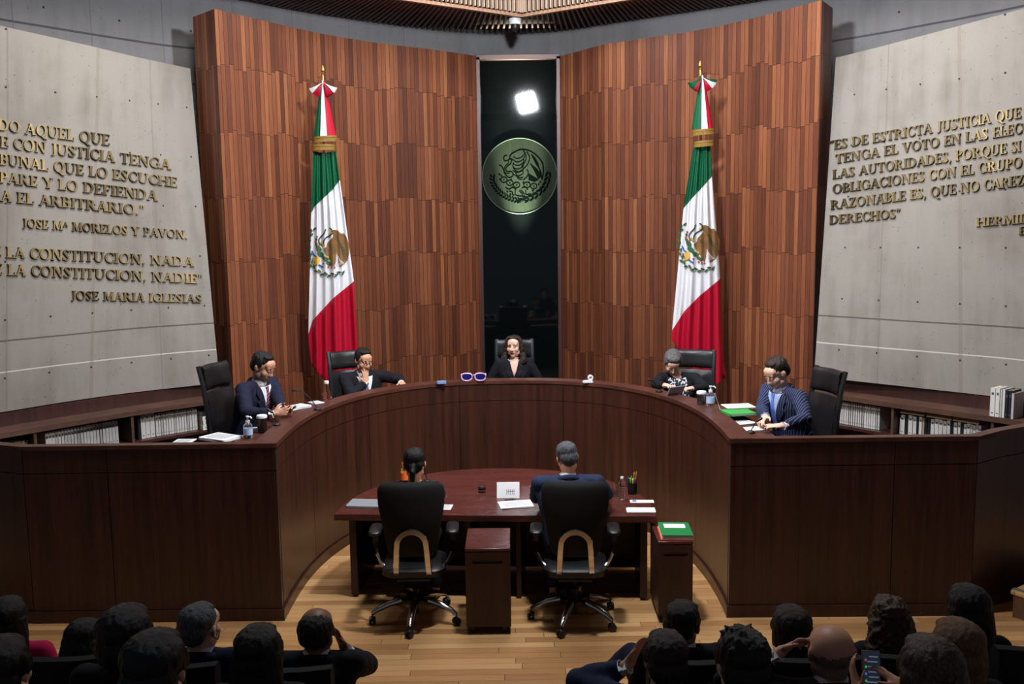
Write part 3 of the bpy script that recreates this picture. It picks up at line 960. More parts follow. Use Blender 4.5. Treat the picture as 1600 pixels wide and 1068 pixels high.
def pedestal(loc, rz, w, d, h, label):
    t = empty('mobile_pedestal', loc, rz, label, 'drawer unit')
    m = MB(); m.box((0, d / 2, 0.05 + (h - 0.05) / 2 - 0.01), (w, d - 0.03, h - 0.08)); m.build('body', M_DARKWOOD, t, bevel=0.002)
    m = MB(); m.box((0, d / 2, h - 0.012), (w + 0.004, d, 0.024)); m.build('top', M_DESK, t, bevel=0.004)
    # front board with a slot handle
    sw, sh, sz = w * 0.30, 0.014, h - 0.105
    pts = []
    for k in range(9): a = pi / 2 + pi * k / 8; pts.append((-sw + sh * math.cos(a), sz + sh * math.sin(a)))
    for k in range(9): a = -pi / 2 + pi * k / 8; pts.append((sw + sh * math.cos(a), sz + sh * math.sin(a)))
    m = MB()
    fm = Matrix(((1, 0, 0, 0), (0, 0, 1, 0), (0, 1, 0, 0), (0, 0, 0, 1)))
    outer_ = [(-w / 2, 0.07), (w / 2, 0.07), (w / 2, h - 0.03), (-w / 2, h - 0.03)]
    tr_ = tessellate_polygon([[Vector((x, y, 0)) for x, y in outer_], [Vector((x, y, 0)) for x, y in pts]])
    allp = outer_ + pts
    vs = [(x, -0.002, y) for x, y in allp] + [(x, 0.016, y) for x, y in allp]
    n = len(allp)
    fs = [tuple(f) for f in tr_] + [tuple(i + n for i in reversed(f)) for f in tr_]
    for i in range(4): j = (i + 1) % 4; fs.append((i, j, j + n, i + n))
    for i in range(len(pts)): j = (i + 1) % len(pts); fs.append((4 + i, 4 + j, 4 + j + n, 4 + i + n))
    m.add(vs, fs); m.build('door', M_DARKWOOD, t, False)
    m = MB(); m.box((0, 0.017, sz), (2 * sw + 0.05, 0.002, 0.05)); m.build('slot_back', M_GAP, t)
    for sx in (-1, 1):
        for sy in (0.05, d - 0.06):
            m = MB(); m.lathe([(0.018, -0.012), (0.02, -0.006), (0.02, 0.006), (0.018, 0.012)], (sx * (w / 2 - 0.05), sy, 0.02), 12, rot=Matrix.Rotation(pi / 2, 3, 'Y'))
            m.box((sx * (w / 2 - 0.05), sy, 0.05), (0.03, 0.03, 0.04)); m.build('caster', M_BLACK, t)
    return t
q = PZ(764, 991, 0)
ped1 = pedestal((q.x, q.y + 0.0, 0), 0.0, 0.345, 0.5, 0.688, 'dark wooden drawer pedestal on casters between the two swivel chairs')
q = PZ(1056, 975, 0)
ped2 = pedestal((q.x, q.y + 0.03, 0), -0.02, 0.27, 0.5, 0.665, 'narrow dark wooden drawer pedestal at the right side of the desk')

# ================================================================== SWIVEL CHAIRS OF THE CLERKS
def rrect(w, h, r, n=5, x0=0, y0=0):
    pts = []
    for cx, cy, a0 in ((w / 2 - r, h / 2 - r, 0), (-w / 2 + r, h / 2 - r, 90), (-w / 2 + r, -h / 2 + r, 180), (w / 2 - r, -h / 2 + r, 270)):
        for k in range(n + 1):
            a = math.radians(a0 + 90 * k / n); pts.append((x0 + cx + r * math.cos(a), y0 + cy + r * math.sin(a)))
    return pts
def swivel_chair(base_rot, seedlab):
    t = empty('swivel_chair')
    # tall tapered backrest
    prof = []
    for k in range(15):
        f_ = k / 14; z = 0.60 + 0.60 * f_
        w = np.interp(f_, [0, 0.04, 0.1, 0.3, 0.7, 0.9, 0.97, 1], [0.30, 0.36, 0.39, 0.42, 0.51, 0.52, 0.49, 0.42])
        th = np.interp(f_, [0, 0.06, 0.5, 0.92, 1], [0.03, 0.085, 0.095, 0.075, 0.03])
        y = -0.22 - 0.03 * math.sin(f_ * pi) - 0.05 * f_
        prof.append((z, w, th, y))
    m = MB(); rings = []
    for z, w, th, y in prof:
        r = []
        for k in range(28):
            a = 2 * pi * k / 28; c, s_ = math.cos(a), math.sin(a)
            kk = (abs(c) ** 3.5 + abs(s_) ** 3.5) ** (-1 / 3.5)
            x = w / 2 * c * kk
            r.append((x, y + th / 2 * s_ * kk + 0.10 * (2 * x / 0.52) ** 2 * 0.5, z))
        rings.append(r)
    m.loft(rings); m.build('backrest', M_MATTE, t, ang=70)
    m = MB()
    rings = []
    for z, k0 in ((0.415, 0.88), (0.43, 1), (0.475, 1.0), (0.488, 0.92)):
        rings.append([(x * k0, y * k0 + 0.02, z) for x, y in rrect(0.5, 0.5, 0.12)])
    m.loft(rings); m.build('seat', M_LEATHER, t, ang=50)
    # inverted U of polished metal on the back
    m = MB()
    path = [(-0.122, -0.20, 0.44), (-0.126, -0.275, 0.47), (-0.122, -0.312, 0.56), (-0.115, -0.325, 0.68)]
    for k in range(1, 12):
        a = pi - pi * k / 12
        path.append((0.112 * math.cos(a), -0.33, 0.72 + 0.11 * math.sin(a)))
    path += [(-x, y, z) for x, y, z in path[:4]][::-1]
    P = [Vector(p) for p in path]
    rings = []
    for i, p in enumerate(P):
        d = (P[min(i + 1, len(P) - 1)] - P[max(i - 1, 0)]).normalized()
        nrm_ = Vector((0, -1, 0)) if 2 < i < len(P) - 3 else Vector((0, -0.8, -0.6)).normalized()
        sd = d.cross(nrm_).normalized()
        nn = sd.cross(d)
        w = 0.024; h = 0.008
        rings.append([p + sd * w * c + nn * h * e for c, e in ((-1, -0.6), (-0.8, 1), (0.8, 1), (1, -0.6))])
    m.loft(rings); m.build('back_bracket', M_CHROME, t, ang=50)
    for s_ in (-1, 1):
        m = MB()
        m.tube([(s_ * 0.12, -0.18, 0.445), (s_ * 0.2, -0.12, 0.45), (s_ * 0.265, -0.05, 0.49), (s_ * 0.3, -0.02, 0.56)], 0.013, 8, flat=1.5)
        a = m.build('arm_support', M_CHROME, t)
        m = MB(); m.tube([(s_ * 0.3, -0.02, 0.555), (s_ * 0.31, 0.0, 0.65), (s_ * 0.305, 0.0, 0.735)], [0.017, 0.02, 0.02], 8, flat=1.4); m.build('arm_post', M_BLACK, a)
        m = MB(); m.loft([[(s_ * 0.305 + x * kx, y * kx + 0.0, z) for x, y in rrect(0.1, 0.27, 0.045)] for z, kx in ((0.73, 0.85), (0.74, 1), (0.758, 1), (0.768, 0.86))]); m.build('arm_pad', M_LEATHER, t, ang=60)
    m = MB(); m.box((0, -0.05, 0.40), (0.26, 0.3, 0.03)); m.build('tilt_mechanism', M_BLACK, t, bevel=0.01)
    m = MB(); m.tube([(0, 0, 0.2), (0, 0, 0.40)], 0.018, 12); m.tube([(0, 0, 0.055), (0, 0, 0.26)], 0.034, 14); m.build('gas_column', M_STEEL, t)
    for k in range(5):
        a = base_rot + 2 * pi * k / 5; c, s_ = math.cos(a), math.sin(a)
        m = MB(); R = 0.355
        path = [(0.02 * c, 0.02 * s_, 0.175), (0.12 * c, 0.12 * s_, 0.172), (0.22 * c, 0.22 * s_, 0.15), (0.31 * c, 0.31 * s_, 0.115), (R * c, R * s_, 0.085)]
        m.tube(path, [0.036, 0.033, 0.029, 0.025, 0.017], 10, flat=0.85)
        l = m.build('base_arm', M_CHROME, t)
        yaw = random.uniform(0, pi)
        rot = Matrix.Rotation(yaw, 3, 'Z') @ Matrix.Rotation(pi / 2, 3, 'X')
        m = MB(); o = Vector((R * c, R * s_, 0.032))
        for dz in (-0.016, 0.016):
            m.lathe([(0.02, dz - 0.011), (0.03, dz - 0.008), (0.031, dz), (0.03, dz + 0.008), (0.02, dz + 0.011)], o, 16, rot=rot)
        m.lathe([(0.006, 0.02), (0.006, 0.06)], o, 8)
        m.ell(o + Vector((0, 0, 0.012)), (0.022, 0.022, 0.022))
        m.build('caster', M_BLACK, l)
    return t
q = PZ(651, 966, 0)
ch1 = swivel_chair(math.radians(-95), '')
ch1.location = (q.x, q.y, 0); ch1.rotation_euler = (0, 0, math.radians(2))
tag(ch1, 'black swivel chair under the woman with the dark ponytail', 'chair', 'swivel chairs of the clerks')
q = PZ(899, 967, 0)
ch2 = copy_tree(ch1)
ch2.location = (q.x, q.y, 0); ch2.rotation_euler = (0, 0, math.radians(-3))
ch2['label'] = 'black swivel chair under the grey-haired man in the navy suit'
for c in [k for k in ch2.children if k.name.startswith('base_arm')]:
    c.rotation_euler = (0, 0, math.radians(-14))
# ================================================================== FLAGS
M_GREEN = cloth('flag_green', S(8, 78, 48), 0.55, 0.08, 60)
M_FWHITE = cloth('flag_white', S(208, 206, 210), 0.6, 0.03, 60)
M_RED = cloth('flag_red', S(164, 12, 40), 0.55, 0.08, 60)
M_FRINGE = cloth('gold_fringe', S(128, 98, 42), 0.5, 0.35, 300)
M_EB = NB('embroidery_brown', S(122, 84, 42), 0.7); M_EB.col(M_EB.ramp(M_EB.noise(M_EB.scale(M_EB.xyz(), (40, 10, 90)), 3, 3), [(0.35, S(84, 54, 28)), (0.7, S(150, 108, 56))])); M_EB = M_EB.mat
M_EG = plain('embroidery_green', S(44, 84, 48), 0.8)
M_EDG = plain('embroidery_dark_green', S(52, 66, 52), 0.8)
M_EY = plain('embroidery_yellow', S(206, 160, 50), 0.7)
M_EBL = plain('embroidery_blue', S(40, 86, 150), 0.7)
M_ER = plain('embroidery_red', S(170, 40, 40), 0.7)

def polyres(pts, n):
    L = [0]
    for a, b in zip(pts[:-1], pts[1:]): L.append(L[-1] + math.hypot(b[0] - a[0], b[1] - a[1]))
    return [(np.interp(L[-1] * k / (n - 1), L, [p[0] for p in pts]), np.interp(L[-1] * k / (n - 1), L, [p[1] for p in pts])) for k in range(n)]
NU = 57
class Flag:
    def __init__(s, levels, mats_rows, Y, phase):
        s.Y = Y; s.phase = phase
        s.lv = [polyres(l, NU) for l in levels]
        s.rows = []
        s.mi = []
        for (a, b), (n, m) in zip(zip(s.lv[:-1], s.lv[1:]), mats_rows):
            for k in range(n):
                t = k / n
                s.rows.append([(p[0] + (q[0] - p[0]) * t, p[1] + (q[1] - p[1]) * t) for p, q in zip(a, b)])
                s.mi.append(m)
        s.rows.append(s.lv[-1])
        s.y0 = s.lv[0][0][1]
    def depth(s, u, y):
        g = min(1, max(0, (y - s.y0) / 90.0))
        a = 0.010 + 0.024 * g
        w = math.sin(2 * pi * (5.2 * u + s.phase) + 0.8 * math.sin(3 * u + s.phase * 5) + 0.004 * (y - 300))
        w2 = math.sin(2 * pi * (2.1 * u + s.phase * 2) - 0.006 * (y - 200))
        flat = 0.55 if 340 < y < 450 else 1.0
        k = min(1, abs(y - 395) / 75.0)
        amp = 0.45 + 0.55 * k
        return -(a * amp * w + 0.02 * w2 * amp) - 0.09 * g * (1 - (2 * u - 1) ** 2)
    def pt(s, u, x, y, lift=0):
        d = s.depth(u, y) - lift
        return PD(x, y, s.Y + d)
    def uat(s, x, y):
        # u of a picture point on the cloth
        xl, xr_ = s.edge(y)
        return (x - xl) / (xr_ - xl)
    def edge(s, y):
        L = [(r[0][1], r[0][0]) for r in s.rows]; R = [(r[-1][1], r[-1][0]) for r in s.rows]
        return np.interp(y, [a for a, _ in L], [b for _, b in L]), np.interp(y, [a for a, _ in R], [b for _, b in R])
    def cloth(s):
        m = MB(); vs = [s.pt(s.uat(r[k][0], r[k][1]), r[k][0], r[k][1]) for r in s.rows for k in range(NU)]
        N = len(vs); bk = [v + Vector((0, 0.006, 0)) for v in vs]
        allv = vs + bk
        nr = len(s.rows)
        m.add(allv, [])
        for j in range(nr - 1):
            fs = []
            for k in range(NU - 1):
                a = j * NU + k
                fs.append((a, a + NU, a + NU + 1, a + 1)); fs.append((N + a, N + a + 1, N + a + NU + 1, N + a + NU))
            a = j * NU; fs.append((a, N + a, N + a + NU, a + NU))
            a = j * NU + NU - 1; fs.append((a, a + NU, N + a + NU, N + a))
            m.f += fs; m.m += [s.mi[j]] * len(fs)
        a0 = (nr - 1) * NU
        for k in range(NU - 1):
            m.f.append((a0 + k, N + a0 + k, N + a0 + k + 1, a0 + k + 1)); m.m.append(s.mi[-1])
            m.f.append((k, k + 1, N + k + 1, N + k)); m.m.append(s.mi[0])
        return m

def ellpoly(cx, cy, rx, ry, rot=0, n=12):
    c, s_ = math.cos(rot), math.sin(rot)
    return [(cx + rx * math.cos(2 * pi * k / n) * c - ry * math.sin(2 * pi * k / n) * s_, cy + rx * math.cos(2 * pi * k / n) * s_ + ry * math.sin(2 * pi * k / n) * c) for k in range(n)]
def ribbon(pts, w, taper=False):
    out_l = []; out_r = []
    n = len(pts)
    for i, p in enumerate(pts):
        a = pts[max(i - 1, 0)]; b = pts[min(i + 1, n - 1)]
        d = math.hypot(b[0] - a[0], b[1] - a[1]) or 1
        nx, ny = -(b[1] - a[1]) / d, (b[0] - a[0]) / d
        ww = w / 2 * ((1 - 0.75 * i / (n - 1)) if taper else 1)
        out_l.append((p[0] + nx * ww, p[1] + ny * ww)); out_r.append((p[0] - nx * ww, p[1] - ny * ww))
    return out_l + out_r[::-1]
def curve2(pts, n=14):
    P = [Vector((p[0], p[1], 0)) for p in pts]
    return [(q.x, q.y) for q in resample(P, n)]

# emblem drawn in the units of a 240 wide field, y down, eagle facing left with a snake, on a cactus, half ringed by leaves
def emblem_shapes():
    E = []
    E.append((0, [(208, 120), (216, 108), (236, 106), (252, 112), (268, 128), (284, 126), (300, 148), (316, 190), (316, 240), (305, 280), (290, 300), (262, 322), (254, 300), (250, 262), (243, 228), (238, 290), (230, 318), (214, 300), (204, 278), (188, 262), (174, 232), (168, 214), (184, 204), (190, 180), (204, 166), (222, 146), (224, 134)]))
    for k in range(5): E.append((6, ribbon([(246 + 5 * k, 250 + 8 * k), (250 + 9 * k, 312 - 3 * k)], 3.2)))
    E.append((3, ribbon([(222, 120), (206, 124), (198, 130)], 8)))
    E.append((2, ribbon(curve2([(180, 102), (172, 124), (156, 142), (142, 162), (144, 184), (164, 192), (168, 172), (182, 152), (204, 138), (218, 126), (214, 104), (200, 96)], 30), 8)))
    E.append((3, ribbon([(176, 196), (158, 190), (152, 176)], 10)))
    E.append((3, ribbon([(196, 262), (178, 270), (168, 280)], 12)))
    for x, y, rx, ry, r in ((140, 214, 20, 13, 0.9), (126, 190, 12, 8, 1.2), (150, 246, 22, 14, 0.6), (178, 272, 20, 12, 0.4), (200, 298, 20, 10, 0.5), (126, 162, 9, 7, 1.2)): E.append((1, ellpoly(x, y, rx, ry, r)))
    for x, y in ((130, 146), (122, 176), (142, 196), (166, 300), (214, 322), (230, 324), (196, 318)): E.append((5, ellpoly(x, y, 6, 6)))
    E.append((3, ellpoly(124, 284, 22, 26, 0.5)))
    E.append((4, ribbon([(100, 226), (112, 250), (126, 262)], 9))); E.append((4, ribbon([(104, 268), (116, 300)], 9))); E.append((4, ribbon([(140, 306), (158, 318), (168, 322)], 9)))
    arcp = curve2([(112, 98), (94, 132), (82, 176), (84, 226), (94, 274), (104, 318), (134, 344), (176, 362), (226, 364), (270, 352), (294, 338)], 23)
    for i in range(22):
        a, b = arcp[i], arcp[i + 1]
        an = math.atan2(b[1] - a[1], b[0] - a[0])
        sd = 1 if i % 2 else -1
        E.append((1, ellpoly(a[0] - math.sin(an) * 6 * sd, a[1] + math.cos(an) * 6 * sd, 13, 6, an - 0.4 * sd)))
    E.append((2, ribbon(arcp, 2.5)))
    for i in (5, 9, 14, 18): E.append((5, ellpoly(arcp[i][0], arcp[i][1], 4, 4)))
    for k in range(7): E.append((2, ribbon(curve2([(236 + 9 * k, 142 + 12 * k), (258 + 6 * k, 170 + 14 * k), (262 + 5 * k, 200 + 13 * k)], 6), 2.0)))
    for k in range(4): E.append((2, ribbon(curve2([(196 + 8 * k, 178 + 16 * k), (210 + 6 * k, 196 + 14 * k), (226 + 4 * k, 190 + 10 * k)], 6), 2.0)))
    return E

def make_flag(label, levels, rows, Y, phase, off, pix, conepix, lean, tip):
    fg = Flag(levels, rows, Y, phase)
    base = PD(*pix, Y + 0.12); base = Vector((base.x, base.y, DAIS))
    t = empty('flag', base, 0, label, 'flag', 'tall flags on poles beside the window')
    def B(mb, nm, m, **k): return shift(mb, base).build(nm, m, t, **k)
    B(fg.cloth(), 'cloth', [M_GREEN, M_FWHITE, M_RED], ang=75)
    # coat of arms on the white field, laid over the folds
    em = MB()
    mats = [M_EB, M_EG, M_EDG, M_EY, M_EBL, M_ER, M_FWHITE]
    z = 0
    for mi, poly in emblem_shapes():
        z += 1
        tr_ = tessellate_polygon([[Vector((x, y, 0)) for x, y in poly]])
        tris = [[Vector(poly[i]).to_2d() for i in f] for f in tr_]
        for _ in range(6 if mi == 0 else 3):
            nt_ = []
            for a, b, c in tris:
                if max((a - b).length, (b - c).length, (a - c).length) < 8: nt_.append((a, b, c)); continue
                ab, bc, ca = (a + b) / 2, (b + c) / 2, (c + a) / 2
                nt_ += [(a, ab, ca), (ab, b, bc), (ca, bc, c), (ab, bc, ca)]
            tris = nt_
        ids = {}; vs = []; fs = []
        for tri in tris:
            f = []
            for p in tri:
                k = (round(p.x, 3), round(p.y, 3))
                if k not in ids:
                    ids[k] = len(vs)
                    x = off[0] + p.x / 3.683; y = off[1] + p.y / 3.683
                    vs.append(fg.pt(fg.uat(x, y), x, y, 0.011 + 0.0003 * z))
                f.append(ids[k])
            fs.append(tuple(f))
        em.add(vs, fs, mi)
    B(em, 'coat_of_arms', mats)
    # gathered upper part: three colours round the pole
    (tx, ty), (lx, ly), (rx_, ry_) = conepix
    n = 30
    m = MB()
    for part, (u0, u1) in enumerate(((0, 0.36), (0.36, 0.66), (0.66, 1.0))):
        rings = []
        for j in range(9):
            f_ = j / 8
            xl_ = tx - 3 + (lx - tx + 3) * f_; xr_ = tx + 3 + (rx_ - tx - 3) * f_; y = ty + ((ly + ry_) / 2 - ty) * f_
            top_ = []; bot_ = []
            for k in range(9):
                u = u0 + (u1 - u0) * k / 8
                q = PD(xl_ + (xr_ - xl_) * u, y, Y)
                dd = -0.09 * math.sqrt(max(0, 1 - (2 * u - 1) ** 2)) * (0.25 + 0.75 * f_) - 0.006 * math.sin(u * 40) * f_
                top_.append(q + Vector((0, dd, 0))); bot_.append(q + Vector((0, dd + 0.012, 0)))
            rings.append(top_ + bot_[::-1])
        m.loft(rings, True, part)
    B(m, 'gathered_cloth', [M_GREEN, M_FWHITE, M_RED], ang=75)
    # bow loops
    for sgn, cols_ in ((-1, lean[0]), (1, lean[1])):
        for i, (mi, a0, a1) in enumerate(cols_):
            m = MB(); rings = []
            for j in range(7):
                f_ = j / 6
                r0 = 2 + 22 * f_
                ring_t = []; ring_b = []
                for k in range(4):
                    a = math.radians(a0 + (a1 - a0) * k / 3)
                    sq = (0.25 + 0.75 * f_)
                    aa = math.radians((a0 + a1) / 2) + (a - math.radians((a0 + a1) / 2)) * sq
                    x = tx + sgn * (r0 * math.cos(aa)) ; y = ty + 2 + r0 * math.sin(aa) * 1.0
                    q = PD(x, y, Y - 0.05 - 0.03 * math.sin(pi * f_) - 0.012 * i)
                    ring_t.append(q); ring_b.append(q + Vector((0, 0.02, 0)))
                rings.append(ring_t + ring_b[::-1])
            m.loft(rings); B(m, 'bow_loop', (M_GREEN, M_FWHITE, M_RED)[mi], ang=60)
    # gold fringed bands
    for (xa, ya), (xb, yb) in tip[1:]:
        for nm, h0, h1, out_ in (('fringe_band', 0, 3, 0.012), ('fringe', 3, 9.5, 0.008)):
            m = MB(); T_ = []; Bm = []; T2 = []; B2 = []
            nseg = 36
            for k in range(nseg + 1):
                u = k / nseg; x = xa + (xb - xa) * u; y = ya + (yb - ya) * u
                dd = -0.10 * math.sqrt(max(0, 1 - (2 * u - 1) ** 2 * 0.98)) - out_
                jag = 0.8 * (k % 2) if nm == 'fringe' else 0
                a = PD(x, y + h0, Y) + Vector((0, dd, 0)); b = PD(x, y + h1 - jag, Y) + Vector((0, dd - 0.004 * (k % 2), 0))
                T_.append(a); Bm.append(b); T2.append(a + Vector((0, 0.01, 0))); B2.append(b + Vector((0, 0.01, 0)))
            m.loft([[a, b, d, c] for a, b, c, d in zip(T_, Bm, T2, B2)])
            if nm == 'fringe_band': bandobj = B(m, nm, M_FRINGE, ang=50)
            else:
                o = shift(m, base).build('fringe', M_FRINGE, bandobj, ang=20)
    # pole with finial
    q = PD(tip[0][0], ty, Y)
    p0 = Vector((base.x, base.y, DAIS)); p1 = Vector((q.x, Y + 0.03, q.z))
    m = MB(); m.tube([p0, p1], 0.017, 12); B(m, 'pole', M_GOLD)
    ftop = PD(tip[0][0], tip[0][1], Y)
    h = ftop.z - p1.z; c = Vector((p1.x, p1.y, p1.z))
    m = MB(); m.lathe([(0.012, -0.02), (0.014, 0.03), (0.010, h * 0.4), (0.022, h * 0.46), (0.010, h * 0.52), (0.026, h * 0.66), (0.02, h * 0.8), (0.003, h)], c, 12)
    B(m, 'finial', M_GOLD)
    m = MB(); m.lathe([(0.17, 0), (0.17, 0.02), (0.06, 0.05), (0.03, 0.12)], p0, 20); B(m, 'stand', M_GOLD)
    return t
GW = (0, 1, 2)
make_flag('tall tricolour flag with a brown eagle emblem, on the boarded wall left of the window',
    [[(489, 236), (507, 239), (525, 236)], [(486, 333), (492, 322), (520, 296), (531, 281)], [(482, 521), (488.5, 500), (520, 466), (553, 439)], [(483, 540), (487, 570), (505, 591), (521, 622), (545, 622), (566, 600), (559, 540)]],
    [(10, 0), (26, 1), (18, 2)], 11.15, 0.15, (460, 330), (506, 600), ((504.5, 126), (490, 216), (526, 213)),
    ([(1, 25, 48), (2, 46, 78)], [(1, 22, 46), (2, 44, 76)]), [(504, 101), ((490, 215), (527, 212)), ((488, 227), (524, 226))])
make_flag('tall tricolour flag with a brown eagle emblem, on the boarded wall right of the window',
    [[(1083.5, 229), (1096, 230), (1110, 227)], [(1068, 325.6), (1082, 309), (1098, 292), (1113, 275)], [(1050, 516), (1070, 485), (1092, 463), (1125.6, 435)], [(1049, 530), (1065, 551), (1090, 590), (1113, 604), (1134, 589), (1130, 560)]],
    [(10, 0), (26, 1), (18, 2)], 11.15, 0.4, (1038.4, 322.7), (1098, 600), ((1097, 118), (1081, 204), (1115, 201)),
    ([(0, 22, 58), (2, 56, 76)], [(0, 10, 24), (1, 22, 50), (2, 48, 72)]), [(1095, 94), ((1082, 204), (1116, 201)), ((1084, 222), (1115, 219))])

# ================================================================== ROUND ETCHED EMBLEM ON THE WINDOW
yE = YG - 0.012
ce = PD(812, 275, yE)
re_ = (PD(868, 275, yE).x - PD(756, 275, yE).x) / 2 * 1.04
NBE = NB('etched_frosted_glass', S(34, 46, 38), 0.7, 0, 0.03)
NBE.col(NBE.mix(NBE.noise(NBE.scale(NBE.xyz(), (14, 14, 1.2)), 3, 3), S(25, 31, 25), S(40, 46, 37)))
M_ETCH = NBE.mat
M_LINE = plain('etched_line_dark', S(3, 6, 5), 1.0, 0, 0.0)
M_RIM = plain('etched_rim', S(70, 88, 72), 0.3)
disc = empty('window_emblem', ce, 0, 'round etched eagle emblem on the tall dark window', 'emblem')
m = MB(); m.lathe([(re_, 0), (re_, 0.006)], (0, 0, 0), 72, rot=Matrix.Rotation(pi / 2, 3, 'X'))
m.build('etched_disc', M_ETCH, disc)
m = MB(); m.tube([(re_ * math.cos(2 * pi * k / 72), -0.008, re_ * math.sin(2 * pi * k / 72)) for k in range(72)], 0.006, 6, closed=True)
m.build('rim', M_RIM, disc)
# line work (field 0..1000 by 0..1067 as seen, disc centre 480,565 radius 415)
lines = []
def LN(pts, w=13, n=None, smooth=True): lines.append(ribbon(curve2(pts, n or max(6, 4 * len(pts))) if smooth else pts, w))
LN([(390, 385), (372, 355), (395, 320), (440, 295), (475, 280), (520, 275), (590, 290), (650, 325), (700, 375), (735, 430), (745, 500), (738, 560), (725, 610)], 15)
LN([(345, 335), (315, 345), (305, 370), (318, 398), (350, 392), (372, 378), (395, 382), (410, 390)], 14)
LN([(392, 392), (380, 430), (345, 455), (325, 490), (345, 515), (385, 515), (408, 540), (395, 570), (360, 580), (335, 560), (310, 530), (300, 490), (280, 455), (250, 440)], 13)
LN([(362, 400), (355, 425), (325, 450), (310, 490), (325, 530), (370, 535)], 9)
for k in range(6):
    y = 330 + 38 * k
    LN([(415 - 3 * k, y + 20), (440, y + 42), (480, y + 40), (520, y + 15), (548 - 8 * k, y - 20)], 10)
LN([(520, 285), (548, 330), (552, 380), (530, 430), (500, 460)], 11)
LN([(560, 300), (590, 350), (588, 400), (560, 450), (520, 490), (470, 520), (430, 500), (405, 460), (415, 420)], 11)
for k in range(9):
    LN([(610 + 6 * k, 330 + 12 * k), (650 + 8 * k, 372 + 18 * k), (690 + 4 * k, 440 + 19 * k)], 11, 8)
for k in range(8):
    LN([(600 + 9 * k, 430 + 8 * k), (640 + 8 * k, 500 + 4 * k), (690 + 4 * k, 600 - 3 * k)], 9, 8)
for k in range(6):
    LN([(578, 545 + 12 * k), (620, 570 + 10 * k), (690 - 8 * k, 612 + 3 * k)], 11, 6)
LN([(560, 500), (575, 520), (570, 560), (545, 590), (520, 610)], 12); LN([(430, 520), (450, 560), (480, 585), (520, 580)], 10); LN([(440, 560), (470, 600), (510, 605)], 9)
for x, y in ((305, 605), (370, 640), (445, 665), (560, 665), (635, 680)):
    LN([(x + 36 * math.cos(a), y + 30 * math.sin(a)) for a in np.linspace(0, 2 * pi, 9)], 11, 20)
    lines.append(ellpoly(x, y, 9, 7))
for x, y in ((255, 545), (262, 600), (275, 560), (385, 605), (400, 690), (520, 640), (585, 640), (710, 635), (690, 660), (600, 770), (625, 730), (640, 770), (340, 735), (375, 765), (660, 810), (720, 720), (760, 720)): lines.append(ellpoly(x, y, 12, 9, x))
LN([(320, 690), (360, 710), (400, 690), (440, 715)], 12); LN([(430, 720), (430, 770), (470, 785), (540, 790)], 11); LN([(470, 725), (515, 775)], 10); LN([(490, 720), (535, 770)], 10); LN([(545, 720), (550, 770), (590, 765)], 11); LN([(500, 700), (540, 690), (570, 720)], 11); LN([(360, 730), (400, 745), (395, 770), (420, 775)], 11)
wr_l = curve2([(178, 560), (175, 620), (205, 680), (260, 745), (340, 800), (430, 830), (500, 840)], 15)
for i in range(14):
    a, b = wr_l[i], wr_l[i + 1]; an = math.atan2(b[1] - a[1], b[0] - a[0])
    for sd in (-1, 1): lines.append(ellpoly(a[0] - math.sin(an) * 17 * sd, a[1] + math.cos(an) * 17 * sd, 21, 9, an - 0.6 * sd))
wr_r = curve2([(500, 840), (580, 815), (640, 790), (700, 745), (755, 690), (785, 620), (800, 550)], 9)
for i in range(8):
    a, b = wr_r[i], wr_r[i + 1]; an = math.atan2(b[1] - a[1], b[0] - a[0])
    for sd in (-1, 1): lines.append(ellpoly(b[0] - math.sin(an) * 19 * sd, b[1] + math.cos(an) * 19 * sd, 34, 11, an - 0.35 * sd))
for k in range(7): LN([(440 + 20 * k, 850 + 12 * math.sin(k)), (490 + 3 * k, 815)], 9, 4, False)
m = MB()
for i, poly in enumerate(lines):
    sc = re_ / 415
    P2 = [((x - 480) * sc, -(y - 565) * sc) for x, y in poly]
    tr_ = tessellate_polygon([[Vector((x, y, 0)) for x, y in P2]])
    m.add([(x, -0.0075 - 0.00002 * i, z) for x, z in P2], [tuple(f) for f in tr_])
m.build('line_work', M_LINE, disc, False)
# small lamp at the foot of the window that lights the etching from the front
spot('emblem_lamp', (ce.x + 0.05, YG - 0.55, 1.75), (ce.x + 0.0, YG, ce.z + 0.30), 6000, 0.36, 1.0, (0.93, 1.0, 0.74), 0.04)

# ================================================================== LIGHT PANEL reflected in the window, CEILING CAMERA
g0 = PD(823, 160, YG)
d_ = (g0 - CAMLOC).normalized(); d_.y = -d_.y
lp = g0 + d_ * ((YG - 6.6) / -d_.y)
NBL = NB('panel_light_diffuser', (1, 1, 1, 1), 0.5)
NBL.b.inputs['Emission Color'].default_value = (0.9, 0.95, 1, 1); NBL.b.inputs['Emission Strength'].default_value = 900
pan = empty('light_panel', lp, 0, 'square white light panel hung under the ceiling, mirrored in the dark window', 'light')
rot = Matrix.Rotation(math.radians(66), 3, 'X') @ Matrix.Rotation(math.radians(14), 3, 'Z')
m = MB(); m.box((0, 0, 0), (0.34, 0.36, 0.012), 0, rot); m.build('diffuser', NBL.mat, pan, False)
m = MB(); m.box(rot @ Vector((0, 0, 0.04)), (0.4, 0.42, 0.05), 0, rot); m.build('housing', M_BLACK, pan)
m = MB(); m.tube([rot @ Vector((0, 0, 0.06)), Vector((0, -0.1, 7.4 - lp.z))], 0.012, 8); m.build('hanger', M_BLACK, pan)
q = PD(805, 53, 12.95)
cc = empty('dome_camera', (q.x, q.y, ZC), 0, 'small white dome camera under the slatted ceiling, above the window', 'camera')
m = MB(); m.lathe([(0.065, 0.0), (0.085, -0.02), (0.085, -0.085), (0.08, -0.095)][::-1], (0, 0, 0), 24); m.build('housing', M_WHITE, cc)
